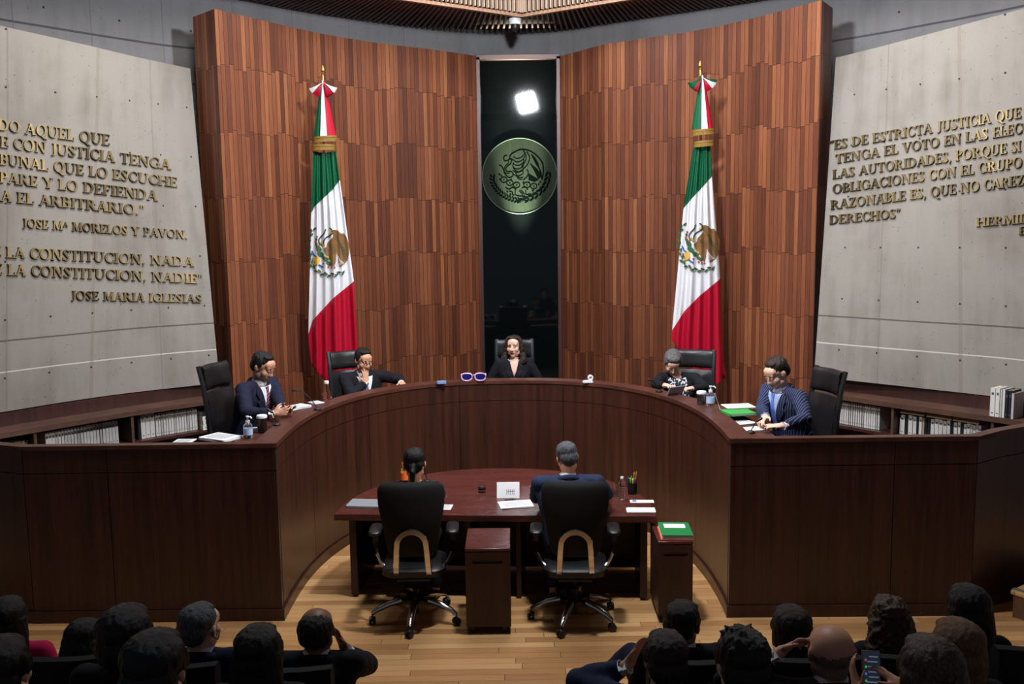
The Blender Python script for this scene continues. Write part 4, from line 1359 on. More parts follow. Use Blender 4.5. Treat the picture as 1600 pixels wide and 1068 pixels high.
m = MB(); m.lathe([(0.01, -0.185), (0.035, -0.175), (0.05, -0.15), (0.055, -0.12), (0.055, -0.094)], (0, 0, 0), 24); m.build('dome', M_BLACK, cc)

# ================================================================== BRONZE INSCRIPTIONS on the slabs
TH, TN = 0.17, 0.075
def _arc(cx, cy, rxo, ryo, rxi, ryi, a0, a1, n=14):
    A_ = [math.radians(a0 + (a1 - a0) * k / n) for k in range(n + 1)]
    return [[(cx + rxo * math.cos(a), cy + ryo * math.sin(a)) for a in A_], [(cx + rxi * math.cos(a), cy + ryi * math.sin(a)) for a in A_]]
def _st(x0, y0, x1, y1, w):
    """straight stroke with horizontal width w"""
    return [[(x0 - w / 2, y0), (x1 - w / 2, y1)], [(x0 + w / 2, y0), (x1 + w / 2, y1)]]
def _hb(x0, x1, y, w): return [[(x0, y - w / 2), (x1, y - w / 2)], [(x0, y + w / 2), (x1, y + w / 2)]]
def _sf(x, y, w=0.34): return _hb(x - w / 2, x + w / 2, y + (0.025 if y < 0.5 else -0.025), 0.06)
def stem(x): return [_st(x, 0, x, 1, TH), _sf(x, 0), _sf(x, 1)]
def Oring(cx, rx): return [_arc(cx, 0.5, rx, 0.52, rx - TH, 0.45, a, a + 90) for a in (0, 90, 180, 270)]
def vs_(x, y, h=0.2): return [[(x - 0.035, y - h / 2), (x - 0.035, y + h / 2)], [(x + 0.035, y - h / 2), (x + 0.035, y + h / 2)]]
GL = {
 'A': (0.82, [_st(0.12, 0, 0.41, 1, TN), _st(0.68, 0, 0.40, 1, TH), _hb(0.22, 0.58, 0.34, 0.07), _sf(0.12, 0, 0.26), _sf(0.68, 0, 0.32)]),
 'B': (0.68, stem(0.17) + [_arc(0.3, 0.76, 0.3, 0.24, 0.15, 0.18, -90, 90), _arc(0.3, 0.27, 0.34, 0.27, 0.18, 0.2, -90, 90), _hb(0.17, 0.32, 0.97, 0.06), _hb(0.17, 0.32, 0.52, 0.06), _hb(0.17, 0.32, 0.03, 0.06)]),
 'C': (0.74, [_arc(0.44, 0.5, 0.4, 0.52, 0.24, 0.45, a, a + 70) for a in (45, 115, 185, 245)] + [vs_(0.7, 0.8, 0.26), vs_(0.7, 0.2, 0.16)]),
 'D': (0.84, stem(0.17) + [_arc(0.34, 0.5, 0.44, 0.5, 0.27, 0.43, -90, 0), _arc(0.34, 0.5, 0.44, 0.5, 0.27, 0.43, 0, 90), _hb(0.17, 0.36, 0.97, 0.06), _hb(0.17, 0.36, 0.03, 0.06)]),
 'E': (0.64, stem(0.17) + [_hb(0.17, 0.58, 0.97, 0.06), _hb(0.17, 0.46, 0.52, 0.06), _hb(0.17, 0.6, 0.03, 0.06), vs_(0.56, 0.88), vs_(0.45, 0.52), vs_(0.59, 0.12)]),
 'F': (0.6, stem(0.17) + [_hb(0.17, 0.56, 0.97, 0.06), _hb(0.17, 0.44, 0.5, 0.06), vs_(0.55, 0.88), vs_(0.43, 0.5)]),
 'G': (0.84, [_arc(0.44, 0.5, 0.4, 0.52, 0.24, 0.45, a, a + 70) for a in (45, 115, 185, 250)] + [vs_(0.7, 0.8, 0.26), _st(0.7, 0.04, 0.7, 0.42, TH), _hb(0.54, 0.84, 0.42, 0.06)]),
 'H': (0.88, stem(0.17) + stem(0.7) + [_hb(0.17, 0.7, 0.52, 0.065)]),
 'I': (0.36, stem(0.18)),
 'J': (0.46, [_st(0.28, 0.1, 0.28, 1, TH), _sf(0.28, 1), _arc(0.12, 0.1, 0.24, 0.22, 0.1, 0.14, -110, 0)]),
 'L': (0.62, stem(0.17) + [_hb(0.17, 0.58, 0.03, 0.06), vs_(0.57, 0.14, 0.26)]),
 'M': (1.02, [_st(0.14, 0, 0.17, 1, TN), _st(0.2, 1, 0.5, 0.05, TH), _st(0.52, 0.05, 0.8, 1, TN), _st(0.84, 0, 0.82, 1, TH), _sf(0.14, 0, 0.26), _sf(0.85, 0), _sf(0.14, 1, 0.2), _sf(0.86, 1, 0.24)]),
 'N': (0.88, [_st(0.16, 0, 0.16, 1, TN), _st(0.2, 1, 0.7, 0, TH), _st(0.72, 0, 0.72, 1, TN), _sf(0.16, 0, 0.28), _sf(0.14, 1, 0.26), _sf(0.72, 1, 0.28)]),
 'O': (0.88, Oring(0.44, 0.41)),
 'P': (0.64, stem(0.17) + [_arc(0.3, 0.73, 0.32, 0.27, 0.16, 0.2, -90, 90), _hb(0.17, 0.32, 0.97, 0.06), _hb(0.17, 0.32, 0.49, 0.06)]),
 'Q': (0.9, Oring(0.44, 0.41) + [_st(0.45, 0.02, 0.72, -0.26, TH), _hb(0.64, 0.88, -0.24, 0.06)]),
 'R': (0.8, stem(0.17) + [_arc(0.3, 0.75, 0.31, 0.25, 0.15, 0.18, -90, 90), _hb(0.17, 0.32, 0.97, 0.06), _hb(0.17, 0.32, 0.53, 0.06), _st(0.36, 0.52, 0.68, 0, TH), _sf(0.72, 0, 0.22)]),
 'S': (0.58, [_arc(0.28, 0.75, 0.23, 0.27, 0.1, 0.2, 35, 180), _arc(0.28, 0.25, 0.26, 0.27, 0.11, 0.2, -150, 0), _st(0.13, 0.74, 0.45, 0.27, TH * 1.05), vs_(0.48, 0.86, 0.22), vs_(0.06, 0.14, 0.22)]),
 'T': (0.72, [_st(0.36, 0, 0.36, 1, TH), _sf(0.36, 0), _hb(0.05, 0.67, 0.97, 0.06), vs_(0.06, 0.87, 0.24), vs_(0.66, 0.87, 0.24)]),
 'U': (0.84, [_st(0.18, 0.32, 0.18, 1, TH), _st(0.68, 0.32, 0.68, 1, TN), _arc(0.405, 0.34, 0.31, 0.36, 0.2, 0.28, 180, 360), _sf(0.18, 1), _sf(0.68, 1, 0.28)]),
 'V': (0.8, [_st(0.14, 1, 0.4, 0, TH), _st(0.68, 1, 0.42, 0, TN), _sf(0.14, 1), _sf(0.68, 1, 0.26)]),
 'X': (0.8, [_st(0.16, 1, 0.64, 0, TH), _st(0.66, 1, 0.14, 0, TN), _sf(0.16, 1), _sf(0.66, 1, 0.26), _sf(0.14, 0, 0.26), _sf(0.64, 0)]),
 'Y': (0.8, [_st(0.14, 1, 0.4, 0.48, TH), _st(0.68, 1, 0.41, 0.48, TN), _st(0.4, 0, 0.4, 0.5, TH), _sf(0.14, 1), _sf(0.68, 1, 0.26), _sf(0.4, 0)]),
 'Z': (0.7, [_hb(0.08, 0.62, 0.97, 0.06), _hb(0.06, 0.64, 0.03, 0.06), _st(0.14, 0.02, 0.56, 0.98, TH), vs_(0.09, 0.88), vs_(0.63, 0.12)]),
 ',': (0.28, [_st(0.14, 0.0, 0.14, 0.14, 0.14), _st(0.08, -0.2, 0.17, 0.02, 0.07)]),
 '.': (0.28, [_st(0.14, 0.0, 0.14, 0.15, 0.15)]),
 '"': (0.42, [_st(0.12, 0.86, 0.12, 1.0, 0.13), _st(0.08, 0.7, 0.15, 0.88, 0.06), _st(0.3, 0.86, 0.3, 1.0, 0.13), _st(0.26, 0.7, 0.33, 0.88, 0.06)]),
 'a': (0.46, [[[(0.08 + 0 * y, y) for y in (0.5,)] * 2, [(0.3, 0.5)] * 2]]),
 ' ': (0.36, []),
}
GL['a'] = (0.5, [[[(x * 0.55 + 0.02, y * 0.55 + 0.42) for x, y in side] for side in st_] for st_ in GL['A'][1]])
M_BRONZE = NB('aged_bronze', S(142, 120, 78), 0.42, 0.75)
M_BRONZE.col(M_BRONZE.ramp(M_BRONZE.noise(M_BRONZE.xyz(), 5, 3), [(0.35, S(76, 63, 42)), (0.7, S(132, 112, 74))])); M_BRONZE = M_BRONZE.mat
def text_line(slab, text, x0, y0, x1, y1, h0, h1, org, parent):
    tot = sum(GL[c][0] for c in text)
    m = MB(); u = 0
    for c in text + ' ':
        w, strokes = GL[c]
        if c == ' ' and m.v:
            shift(m, org).build('word', M_BRONZE, parent, False); m = MB()
        for A_, B_ in strokes:
            f_ = []; b_ = []
            for side in (A_, B_):
                for (x, y) in side:
                    t_ = (u + x) / tot
                    X = x0 + (x1 - x0) * t_; hh = h0 + (h1 - h0) * t_
                    Yp = y0 + (y1 - y0) * t_ - y * hh
                    f_.append(slab.on(X, Yp, 0.022)); b_.append(slab.on(X, Yp, 0.002))
            n = len(A_); N = 2 * n
            fs = []
            for k in range(n - 1):
                fs.append((k, k + 1, n + k + 1, n + k)); fs.append((N + k, N + n + k, N + n + k + 1, N + k + 1))
                fs.append((k, N + k, N + k + 1, k + 1)); fs.append((n + k, n + k + 1, N + n + k + 1, N + n + k))
            fs += [(0, n, N + n, N), (n - 1, N + n - 1, N + 2 * n - 1, 2 * n - 1)]
            m.add(f_ + b_, fs)
        u += w
def inscription(slab, label, lines_, at_):
    o = slab.on(at_[0], at_[1], 0)
    t = empty('inscription', o, 0, label, 'lettering')
    for l in lines_: text_line(slab, *l, o, t)
    return t
inscription(SL, 'bronze quotation of five lines and a name at the middle of the left slab', [
    ('DO AQUEL QUE', -4, 203, 171, 228, 17, 17),
    ('E CON JUSTICIA TENGA', -1, 230, 267, 265.5, 17.5, 15.5),
    ('BUNAL QUE LO ESCUCHE', -2, 257, 277, 293, 17, 15),
    ('PARE Y LO DEFIENDA', -2, 285, 246, 314, 17, 15),
    ('A EL ARBITRARIO."', 0, 314, 226, 336.5, 17, 15),
    ('JOSE Ma MORELOS Y PAVON.', 34, 355, 293, 373, 14, 12.5)], (130, 290))
inscription(SL, 'bronze quotation of two long lines and a name, lower on the left slab', [
    ('E LA CONSTITUCION, NADA', -12, 401, 303, 416.5, 17.5, 14),
    ('E LA CONSTITUCION, NADIE"', -10, 428.5, 317, 443, 17.5, 14),
    ('JOSE MARIA IGLESIAS', 110, 468, 315, 473, 14, 12.5)], (150, 430))
inscription(SR, 'bronze quotation of six lines and a name on the right slab', [
    ('"ES DE ESTRICTA JUSTICIA QUE', 1297, 235, 1597, 184, 14, 16.5),
    ('TENGA EL VOTO EN LAS ELECCI', 1306, 256, 1618, 205, 14, 16.5),
    ('LAS AUTORIDADES, PORQUE SI N', 1302, 280, 1618, 233, 14, 16.5),
    ('OBLIGACIONES CON EL GRUPO S', 1302, 303, 1615, 259, 14, 16.5),
    ('RAZONABLE ES, QUE NO CAREZCA', 1299, 327.5, 1628, 286, 14, 16.5),
    ('DERECHOS"', 1297, 350.5, 1408, 340, 13.5, 14),
    ('HERMILO', 1526, 354, 1622, 347, 13, 14),
    ('EN', 1593, 367, 1622, 364, 12, 13)], (1450, 270))
# ================================================================== PEOPLE
def skin(name, c, red=0.0):
    b = NB(name, c, 0.5, 0, 0.35)
    v = b.xyz()
    n = b.noise(v, 22, 3)
    d = (c[0] * 0.86, c[1] * 0.78, c[2] * 0.74, 1)
    b.col(b.mix(n, d, (c[0] * 1.06, c[1] * 1.06, c[2] * 1.06, 1)))
    b.b.inputs['Subsurface Weight'].default_value = 0.08
    b.b.inputs['Subsurface Radius'].default_value = (0.01, 0.004, 0.002)
    return b.mat
SK_A = skin('skin_tan', S(208, 156, 128)); SK_B = skin('skin_light', S(232, 188, 166)); SK_C = skin('skin_brown', S(150, 102, 80))
H_BLACK = hairmat('hair_black', S(6, 6, 7), S(24, 22, 24)); H_STUBBLE = hairmat('hair_shaved_grey', S(118, 92, 80), S(150, 124, 112)); H_BROWN = hairmat('hair_dark_brown', S(24, 16, 14), S(62, 44, 36)); H_STEEL = hairmat('hair_steel_grey', S(44, 42, 42), S(130, 126, 126))
H_GREY = hairmat('hair_grey', S(52, 52, 54), S(138, 138, 142)); H_SALT = hairmat('hair_dark_grey', S(30, 31, 34), S(116, 118, 124))
H_CHEST = hairmat('hair_chestnut', S(70, 44, 26), S(140, 96, 58)); H_CURL = hairmat('hair_brown_streaked', S(22, 17, 15), S(104, 80, 58), 0.45, (30, 30, 16))
M_NAVY = cloth('navy_suit_cloth', S(28, 30, 50)); M_NAVY2 = cloth('blue_suit_cloth', S(38, 46, 72)); M_BLK = cloth('black_suit_cloth', S(21, 21, 27)); M_DKJ = cloth('dark_jacket_cloth', S(17, 17, 22))
M_TWEED = cloth('grey_tweed', S(96, 100, 114), 0.9, 0.3, 220); M_SHIRT = cloth('white_shirt_cloth', S(226, 228, 234), 0.8, 0.03, 80); M_BSHIRT = cloth('blue_shirt_cloth', S(168, 186, 224), 0.8, 0.06, 80)
M_PINK = cloth('pink_scarf_cloth', S(176, 24, 74)); M_MASKB = cloth('black_face_mask', S(12, 12, 14))
M_TIEB = cloth('blue_tie_silk', S(92, 110, 160), 0.5, 0.1); M_TIEL = cloth('light_blue_tie_silk', S(104, 124, 204), 0.5, 0.1)
def striped(name, base, line, period, width, axis, rough=0.8):
    b = NB(name, base, rough, 0, 0.25)
    x, y, z = b.sep(b.xyz())
    c = b.m('ADD', b.m('MULTIPLY', x, axis[0]), b.m('ADD', b.m('MULTIPLY', y, axis[1]), b.m('MULTIPLY', z, axis[2])))
    f = b.m('FRACT', b.m('DIVIDE', c, period))
    cc = base
    for lo, wd, col in ([(0.0, width, line)] if not isinstance(line, list) else line):
        k = b.m('MULTIPLY', b.m('GREATER_THAN', f, lo), b.m('LESS_THAN', f, lo + wd))
        cc = b.mix(k, cc, col)
    b.col(cc)
    return b.mat
M_PIN = striped('pinstripe_suit_cloth', S(22, 26, 52), S(98, 108, 146), 0.024, 0.16, (1, 0.35, 0.12))
M_REGTIE = striped('striped_tie_silk', S(40, 40, 74), [(0.0, 0.34, S(178, 40, 62)), (0.42, 0.12, S(214, 210, 216))], 0.032, 0, (0.8, 0.0, 1.0), 0.5)
NBP = NB('floral_blouse_cloth', S(220, 222, 226), 0.8)
NBP.col(NBP.ramp(NBP.noise(NBP.xyz(), 42, 2, 0.6), [(0.49, S(16, 18, 28)), (0.53, S(222, 224, 230))])); M_FLORAL = NBP.mat
M_EYEW = plain('eye_white', S(216, 212, 206), 0.3); M_IRIS = plain('eye_iris', S(34, 22, 16), 0.2); M_LIP = plain('lip_red', S(120, 44, 48), 0.45); M_LIPN = plain('lip_natural', S(150, 92, 80), 0.5)
M_PEARL = plain('pearl', S(226, 220, 212), 0.25)
M_STUB = hairmat('beard_stubble_grey', S(142, 112, 98), S(176, 148, 134), 0.8, (90, 90, 90))

def hand(mb, wrist, d, n, right, curl=0.5, spread=1.0):
    d = d.normalized(); n = (n - d * n.dot(d)).normalized()
    th = d.cross(n) * (1 if right else -1)      # towards the thumb
    rot = Matrix((th, d, n)).transposed()
    mb.ell(wrist + d * 0.048, (0.040, 0.054, 0.0155), 0, rot)
    mb.caps(wrist - d * 0.02, 0.026, wrist + d * 0.03, 0.026)
    for i, (ln, off) in enumerate(((0.070, 0.030), (0.079, 0.010), (0.073, -0.011), (0.057, -0.030))):
        p = wrist + d * (0.090 - 0.004 * abs(i - 1)) + th * off
        dd = (d + th * off * 4.0 * spread).normalized()
        a = curl * (0.45 + 0.12 * i)
        r = 0.0092
        for k, fr_ in enumerate((0.45, 0.32, 0.25)):
            q = p + dd * ln * fr_
            mb.caps(p, r, q, r * 0.9, 8)
            p = q; r *= 0.92
            ax = dd.cross(n)
            dd = (Matrix.Rotation(a * (1.3 if k == 0 else 1.0), 3, ax) @ dd).normalized()
    p = wrist + d * 0.026 + th * 0.030
    dd = (d * 0.65 + th * 0.72 + n * 0.25).normalized()
    q = p + dd * 0.042; mb.caps(p, 0.0145, q, 0.011, 8)
    q2 = q + (d * 0.85 + th * 0.25 + n * 0.35 * curl).normalized() * 0.034; mb.caps(q, 0.011, q2, 0.0085, 8)

def ik(S0, T, l1, l2, pole):
    v = T - S0; L = v.length; mx = (l1 + l2) * 0.995
    if L > mx: T = S0 + v * (mx / L); v = T - S0; L = mx
    u = v / L
    a = (l1 * l1 - l2 * l2 + L * L) / (2 * L)
    h = math.sqrt(max(0, l1 * l1 - a * a))
    p = pole - u * pole.dot(u)
    p = p.normalized() if p.length > 1e-6 else Vector((0, 0, -1))
    return S0 + u * a + p * h, T

def subdiv(poly, mx):
    tr_ = tessellate_polygon([[Vector((x, y, 0)) for x, y in poly]])
    tris = [[Vector(poly[i]) for i in f] for f in tr_]
    for _ in range(5):
        nt_ = []; ch = False
        for a, b, c in tris:
            if max((a - b).length, (b - c).length, (a - c).length) < mx: nt_.append((a, b, c)); continue
            ch = True
            ab, bc, ca = (a + b) / 2, (b + c) / 2, (c + a) / 2
            nt_ += [(a, ab, ca), (ab, b, bc), (ca, bc, c), (ab, bc, ca)]
        tris = nt_
        if not ch: break
    ids = {}; vs = []; fs = []
    for t in tris:
        f = []
        for p in t:
            k = (round(p.x, 4), round(p.y, 4))
            if k not in ids: ids[k] = len(vs); vs.append(p)
            f.append(ids[k])
        fs.append(tuple(f))
    return vs, fs

HAIR = {
 'short': [((0, -0.030, 0.052), (0.084, 0.098, 0.081)), ((0, -0.058, -0.005), (0.076, 0.060, 0.072)), ((0.0, 0.012, 0.107), (0.060, 0.042, 0.024)), ((0.074, -0.01, 0.03), (0.012, 0.035, 0.04)), ((-0.074, -0.01, 0.03), (0.012, 0.035, 0.04))],
 'full': [((0, -0.026, 0.060), (0.092, 0.106, 0.090)), ((0, -0.06, -0.012), (0.084, 0.066, 0.085)), ((0.0, 0.024, 0.110), (0.066, 0.050, 0.034)), ((0.078, 0.0, 0.035), (0.016, 0.04, 0.045)), ((-0.078, 0.0, 0.035), (0.016, 0.04, 0.045))],
 'balding': [((0, -0.034, 0.018), (0.085, 0.094, 0.090)), ((0, -0.06, -0.015), (0.076, 0.060, 0.068))],
 'fringe': [((0, -0.030, -0.022), (0.0785, 0.082, 0.058))],
 'slick': [((0, -0.034, 0.055), (0.086, 0.102, 0.084)), ((0, -0.072, 0.0), (0.078, 0.062, 0.078)), ((0, 0.008, 0.110), (0.06, 0.044, 0.026))],
}
def hair_blob(kind, Rh, hc, seed=0):
    mb = MB()
    base = {'long': 'full', 'bob': 'full', 'curly': 'full', 'wavy': 'short', 'pony': 'short', 'messy': 'full', 'part': 'full'}.get(kind, kind)
    for c, r in HAIR[base]:
        mb.ell(hc + Rh @ Vector(c), r, 0, Rh)
    def sec(lst):
        rings = []
        for (y, z, rx, ry) in lst:
            rings.append([hc + Rh @ Vector((rx * math.cos(2 * pi * k / 20), y + ry * math.sin(2 * pi * k / 20), z)) for k in range(20)])
        mb.loft(rings)
    if kind in ('long', 'part'): sec([(-0.03, 0.09, 0.07, 0.07), (-0.035, 0.03, 0.098, 0.085), (-0.045, -0.06, 0.102, 0.075), (-0.065, -0.17, 0.108, 0.06), (-0.08, -0.30, 0.105, 0.045), (-0.09, -0.40, 0.07, 0.03)])
    if kind == 'bob': sec([(-0.02, 0.09, 0.07, 0.07), (-0.025, 0.03, 0.094, 0.09), (-0.03, -0.05, 0.096, 0.085), (-0.035, -0.11, 0.09, 0.075), (-0.04, -0.135, 0.07, 0.05)])
    if kind == 'curly':
        sec([(-0.03, 0.09, 0.08, 0.07), (-0.035, 0.02, 0.105, 0.09), (-0.05, -0.08, 0.125, 0.085), (-0.07, -0.19, 0.15, 0.075), (-0.09, -0.30, 0.15, 0.055), (-0.1, -0.36, 0.1, 0.04)])
    if kind == 'wavy':
        for sx in (-1, 1):
            for a, ra, b, rb in (((0.058, 0.005, 0.095), 0.03, (0.088, 0.0, 0.02), 0.034), ((0.088, 0.0, 0.02), 0.034, (0.098, 0.0, -0.08), 0.036), ((0.098, 0.0, -0.08), 0.038, (0.115, 0.02, -0.16), 0.046), ((0.10, 0.03, -0.17), 0.042, (0.075, 0.05, -0.20), 0.03)):
                mb.caps(hc + Rh @ Vector((sx * a[0], a[1], a[2])), ra, hc + Rh @ Vector((sx * b[0], b[1], b[2])), rb)
        sec([(-0.04, 0.09, 0.07, 0.06), (-0.05, -0.02, 0.1, 0.06), (-0.06, -0.14, 0.12, 0.05), (-0.06, -0.2, 0.1, 0.04)])
    if kind == 'pony':
        mb.caps(hc + Rh @ Vector((0, -0.112, -0.015)), 0.024, hc + Rh @ Vector((0, -0.125, -0.06)), 0.026)
        mb.caps(hc + Rh @ Vector((0, -0.125, -0.06)), 0.025, hc + Rh @ Vector((0, -0.122, -0.19)), 0.012)
    if kind == 'messy':
        rnd = random.Random(seed + 3)
        for k in range(26):
            a = rnd.uniform(0, 2 * pi); e = rnd.uniform(0.35, 1.4)
            d = Vector((math.cos(a) * math.cos(e), math.sin(a) * math.cos(e), math.sin(e)))
            p = Vector((0, -0.026, 0.06)) + Vector((d.x * 0.085, d.y * 0.098, d.z * 0.082))
            mb.caps(hc + Rh @ p, 0.017, hc + Rh @ (p + d * 0.016 + Vector((rnd.uniform(-0.02, 0.02), rnd.uniform(-0.02, 0.02), 0.004))), 0.006, 8)
    w = {'curly': (0.014, 34), 'wavy': (0.007, 26), 'messy': (0.005, (70, 70, 20))}.get(kind, (0.0045, (58, 58, 10)))
    me = remesh(mb, 0.0065, 2, 0.5, w[0], w[1], seed)
    return me

PEOPLE = []
def person(label, head, heading, floor_z, lean=0.12, pitch=0.1, yaw=0.0, roll=0.0, female=False, skin_m=SK_A, hair='short', hair_m=H_BLACK,
           jacket=M_NAVY, trousers=None, shirt=M_SHIRT, tie=None, vopen=0.0, wrists=None, poles=None, handdirs=None, curl=0.5,
           glasses=None, face=True, vox=0.0065, beard=None, seed=1, knees=None, ankles=None, side=0.0, shaved=None, nk=0.148, tuck=False, hx=1.03, hz=1.0, collar=True, wide=1.0, mask=None, hs=1.0, group=None, pattern=None):
    """a seated figure; local frame faces +y"""
    s_ = Vector((math.sin(side), math.sin(lean) * math.cos(side), math.cos(lean) * math.cos(side))); f_ = Vector((0, math.cos(lean), -math.sin(lean))); X = Vector((1, 0, 0))
    L2 = lean + 0.45 * max(0, pitch - lean)
    TS = 0.50 if not female else 0.47
    hoff = s_ * TS + Vector((math.sin(side), math.sin(L2), math.cos(L2))) * nk
    Rz = Matrix.Rotation(heading, 3, 'Z')
    hp = head.z - floor_z - hoff.z
    base = Vector((head.x, head.y, floor_z)) - Rz @ Vector((hoff.x, hoff.y, 0))
    inv = Rz.inverted()
    loc = lambda w: inv @ (Vector(w) - base)
    pel = Vector((0, 0, hp)); N = pel + s_ * TS
    hc = pel + hoff
    Rh = Matrix.Rotation(yaw, 3, 'Z') @ Matrix.Rotation(roll, 3, 'Y') @ Matrix.Rotation(-pitch, 3, 'X')
    H = lambda x, y, z: hc + Rh @ (Vector((x * hx, y, z * hz)) * hs)
    k = (0.90 if female else 1.0)
    sh = 0.172 * k * wide
    SHJ = [N - s_ * 0.055 + X * sx * sh for sx in (-1, 1)]
    l1, l2 = 0.285 * k, 0.255 * k
    EL, WR = [], []
    for i, sx in enumerate((-1, 1)):
        T = loc(wrists[i]) if wrists and wrists[i] is not None else Vector((sx * 0.10, 0.26 if tuck else 0.36, hp + 0.06))
        P = poles[i] if poles and poles[i] is not None else Vector((sx * 0.6, -0.35, -0.8))
        e, t = ik(SHJ[i], T, l1, l2, P)
        EL.append(e); WR.append(t)
    KN, AN = [], []
    for i, sx in enumerate((-1, 1)):
        KN.append(loc(knees[i]) if knees and knees[i] is not None else Vector((sx * 0.11, 0.23 if tuck else 0.42, hp - 0.02)))
        AN.append(loc(ankles[i]) if ankles and ankles[i] is not None else Vector((sx * 0.11, 0.15 if tuck else 0.36, 0.085)))
    def torso(mb, g, t0, t1, arr=None):
        secs = [(-0.10, 0.13, 0.11), (-0.04, 0.168, 0.132), (0.05, 0.172, 0.136), (0.16, 0.165, 0.130), (0.27, 0.176, 0.128), (0.36, 0.186, 0.118), (0.42, 0.172, 0.098), (0.465, 0.115, 0.078), (0.50, 0.068, 0.06)]
        rings = []
        ts = [t0] + [a for a, _, _ in secs if t0 < a < t1] + [t1]
        for t in ts:
            tt = t
            rx = np.interp(t, [a for a, _, _ in secs], [b for _, b, _ in secs]) * k * (wide if t > 0.2 else (1 + wide) / 2) + g
            ry = np.interp(t, [a for a, _, _ in secs], [c for _, _, c in secs]) * (0.94 if female else 1.0) + g
            c = pel + s_ * (tt * TS / 0.5)
            rings.append([c + X * (rx * math.cos(2 * pi * q / 28)) + f_ * (ry * math.sin(2 * pi * q / 28)) for q in range(28)])
        mb.loft(rings)
        if female:
            for sx in (-1, 1): mb.ell(pel + s_ * 0.29 + X * sx * 0.075 + f_ * (0.095), (0.062 + g * 0.5, 0.055 + g, 0.06 + g * 0.5))
    b = MB()
    torso(b, 0, -0.10, 0.50)
    b.caps(N - s_ * 0.04, 0.060 * k, H(0, -0.02, -0.04), 0.056 * k)
    for i, sx in enumerate((-1, 1)):
        b.caps(SHJ[i], 0.058 * k, EL[i], 0.043 * k); b.caps(EL[i], 0.043 * k, WR[i], 0.027)
        b.caps(N - s_ * 0.03, 0.05, SHJ[i], 0.055 * k)
        hd = handdirs[i] if handdirs and handdirs[i] is not None else None
        if hd is None:
            d = (WR[i] - EL[i]).normalized(); n = Vector((0, 0, -1)) if abs(d.z) < 0.9 else Vector((0, -1, 0))
        else: d, n = inv @ Vector(hd[0]), inv @ Vector(hd[1])
        hand(b, WR[i], Vector(d), Vector(n), sx > 0, curl if not isinstance(curl, (list, tuple)) else curl[i])
        hip = pel + X * sx * 0.085 - Vector((0, 0, 0.02))
        b.caps(hip, 0.078, KN[i], 0.056); b.caps(KN[i], 0.055, AN[i], 0.036)
        b.caps(AN[i] + Vector((0, -0.03, -0.045)), 0.034, AN[i] + Vector((0, 0.15, -0.052)), 0.028)
    # head
    def E(c, r, rot=None): b.ell(H(*c), tuple(q * hs * w_ for q, w_ in zip(r, (hx, 1, hz))), 0, Rh if rot is None else Rh @ rot)
    E((0, -0.012, 0.032), (0.077, 0.096, 0.088)); E((0, 0.026, -0.038), (0.061, 0.066, 0.082)); E((0, 0.066, -0.096), (0.026, 0.022, 0.022))
    E((0, 0.055, 0.052), (0.062, 0.036, 0.046))
    b.caps(H(-0.040, 0.078, 0.032), 0.013, H(0.040, 0.078, 0.032), 0.013)
    b.caps(H(0, 0.088, 0.020), 0.0095, H(0, 0.110, -0.026), 0.0135); E((0.013, 0.099, -0.030), (0.010, 0.012, 0.009)); E((-0.013, 0.099, -0.030), (0.010, 0.012, 0.009))
    for sx in (-1, 1):
        E((sx * 0.036, 0.058, -0.024), (0.033, 0.030, 0.036)); E((sx * 0.040, 0.018, -0.066), (0.030, 0.046, 0.038))
        E((sx * 0.080, -0.010, -0.004), (0.010, 0.021, 0.033), Matrix.Rotation(sx * 0.35, 3, 'Z') @ Matrix.Rotation(0.2, 3, 'X'))
    E((0, 0.086, -0.058), (0.025, 0.012, 0.0075)); E((0, 0.083, -0.070), (0.021, 0.012, 0.008))
    body = mobj('person', remesh(b, vox, 5, 0.5), skin_m)
    body.location = base; body.rotation_euler = (0, 0, heading)
    tag(body, label, 'person', group)
    PEOPLE.append(body)
    P = lambda nm, mb, m, **kw: mb.build(nm, m, body, **kw)
    # clothes
    j = MB()
    torso(j, 0.020, -0.11, 0.478)
    for i, sx in enumerate((-1, 1)):
        j.caps(N - s_ * 0.045 + X * sx * 0.03, 0.062, SHJ[i] + X * sx * 0.006 + s_ * 0.004, 0.066 * k)
        j.caps(SHJ[i] + X * sx * 0.008, 0.073 * k, EL[i], 0.060 * k)
        wv = (WR[i] - EL[i])
        j.caps(EL[i], 0.060 * k, EL[i] + wv * 0.80, 0.044 * k, 16)
    # flat sleeve ends: taper stops before the wrist
    jm = remesh(j, 0.011 if vox < 0.008 else 0.014, 3, 0.5, 0.006, 13, seed)
    tb = MB(); torso(tb, 0.022, -0.11, 0.50)
    for i, sx in enumerate((-1, 1)): tb.caps(N - s_ * 0.045 + X * sx * 0.03, 0.062, SHJ[i] + X * sx * 0.006 + s_ * 0.004, 0.066 * k)
    bv = BVHTree.FromPolygons([Vector(v) for v in tb.v], tb.f)
    mobj('jacket', jm, jacket, body)
    tr = MB()
    for i, sx in enumerate((-1, 1)):
        hip = pel + X * sx * 0.085 - Vector((0, 0, 0.02))
        tr.caps(hip, 0.098, KN[i], 0.072); tr.caps(KN[i], 0.072, AN[i] + (KN[i] - AN[i]) * 0.08, 0.056)
    tr.ell(pel - Vector((0, 0, 0.02)), (0.18, 0.15, 0.11))
    mobj('trousers', remesh(tr, 0.014, 2, 0.5, 0.005, 12, seed + 4), trousers or jacket, body)
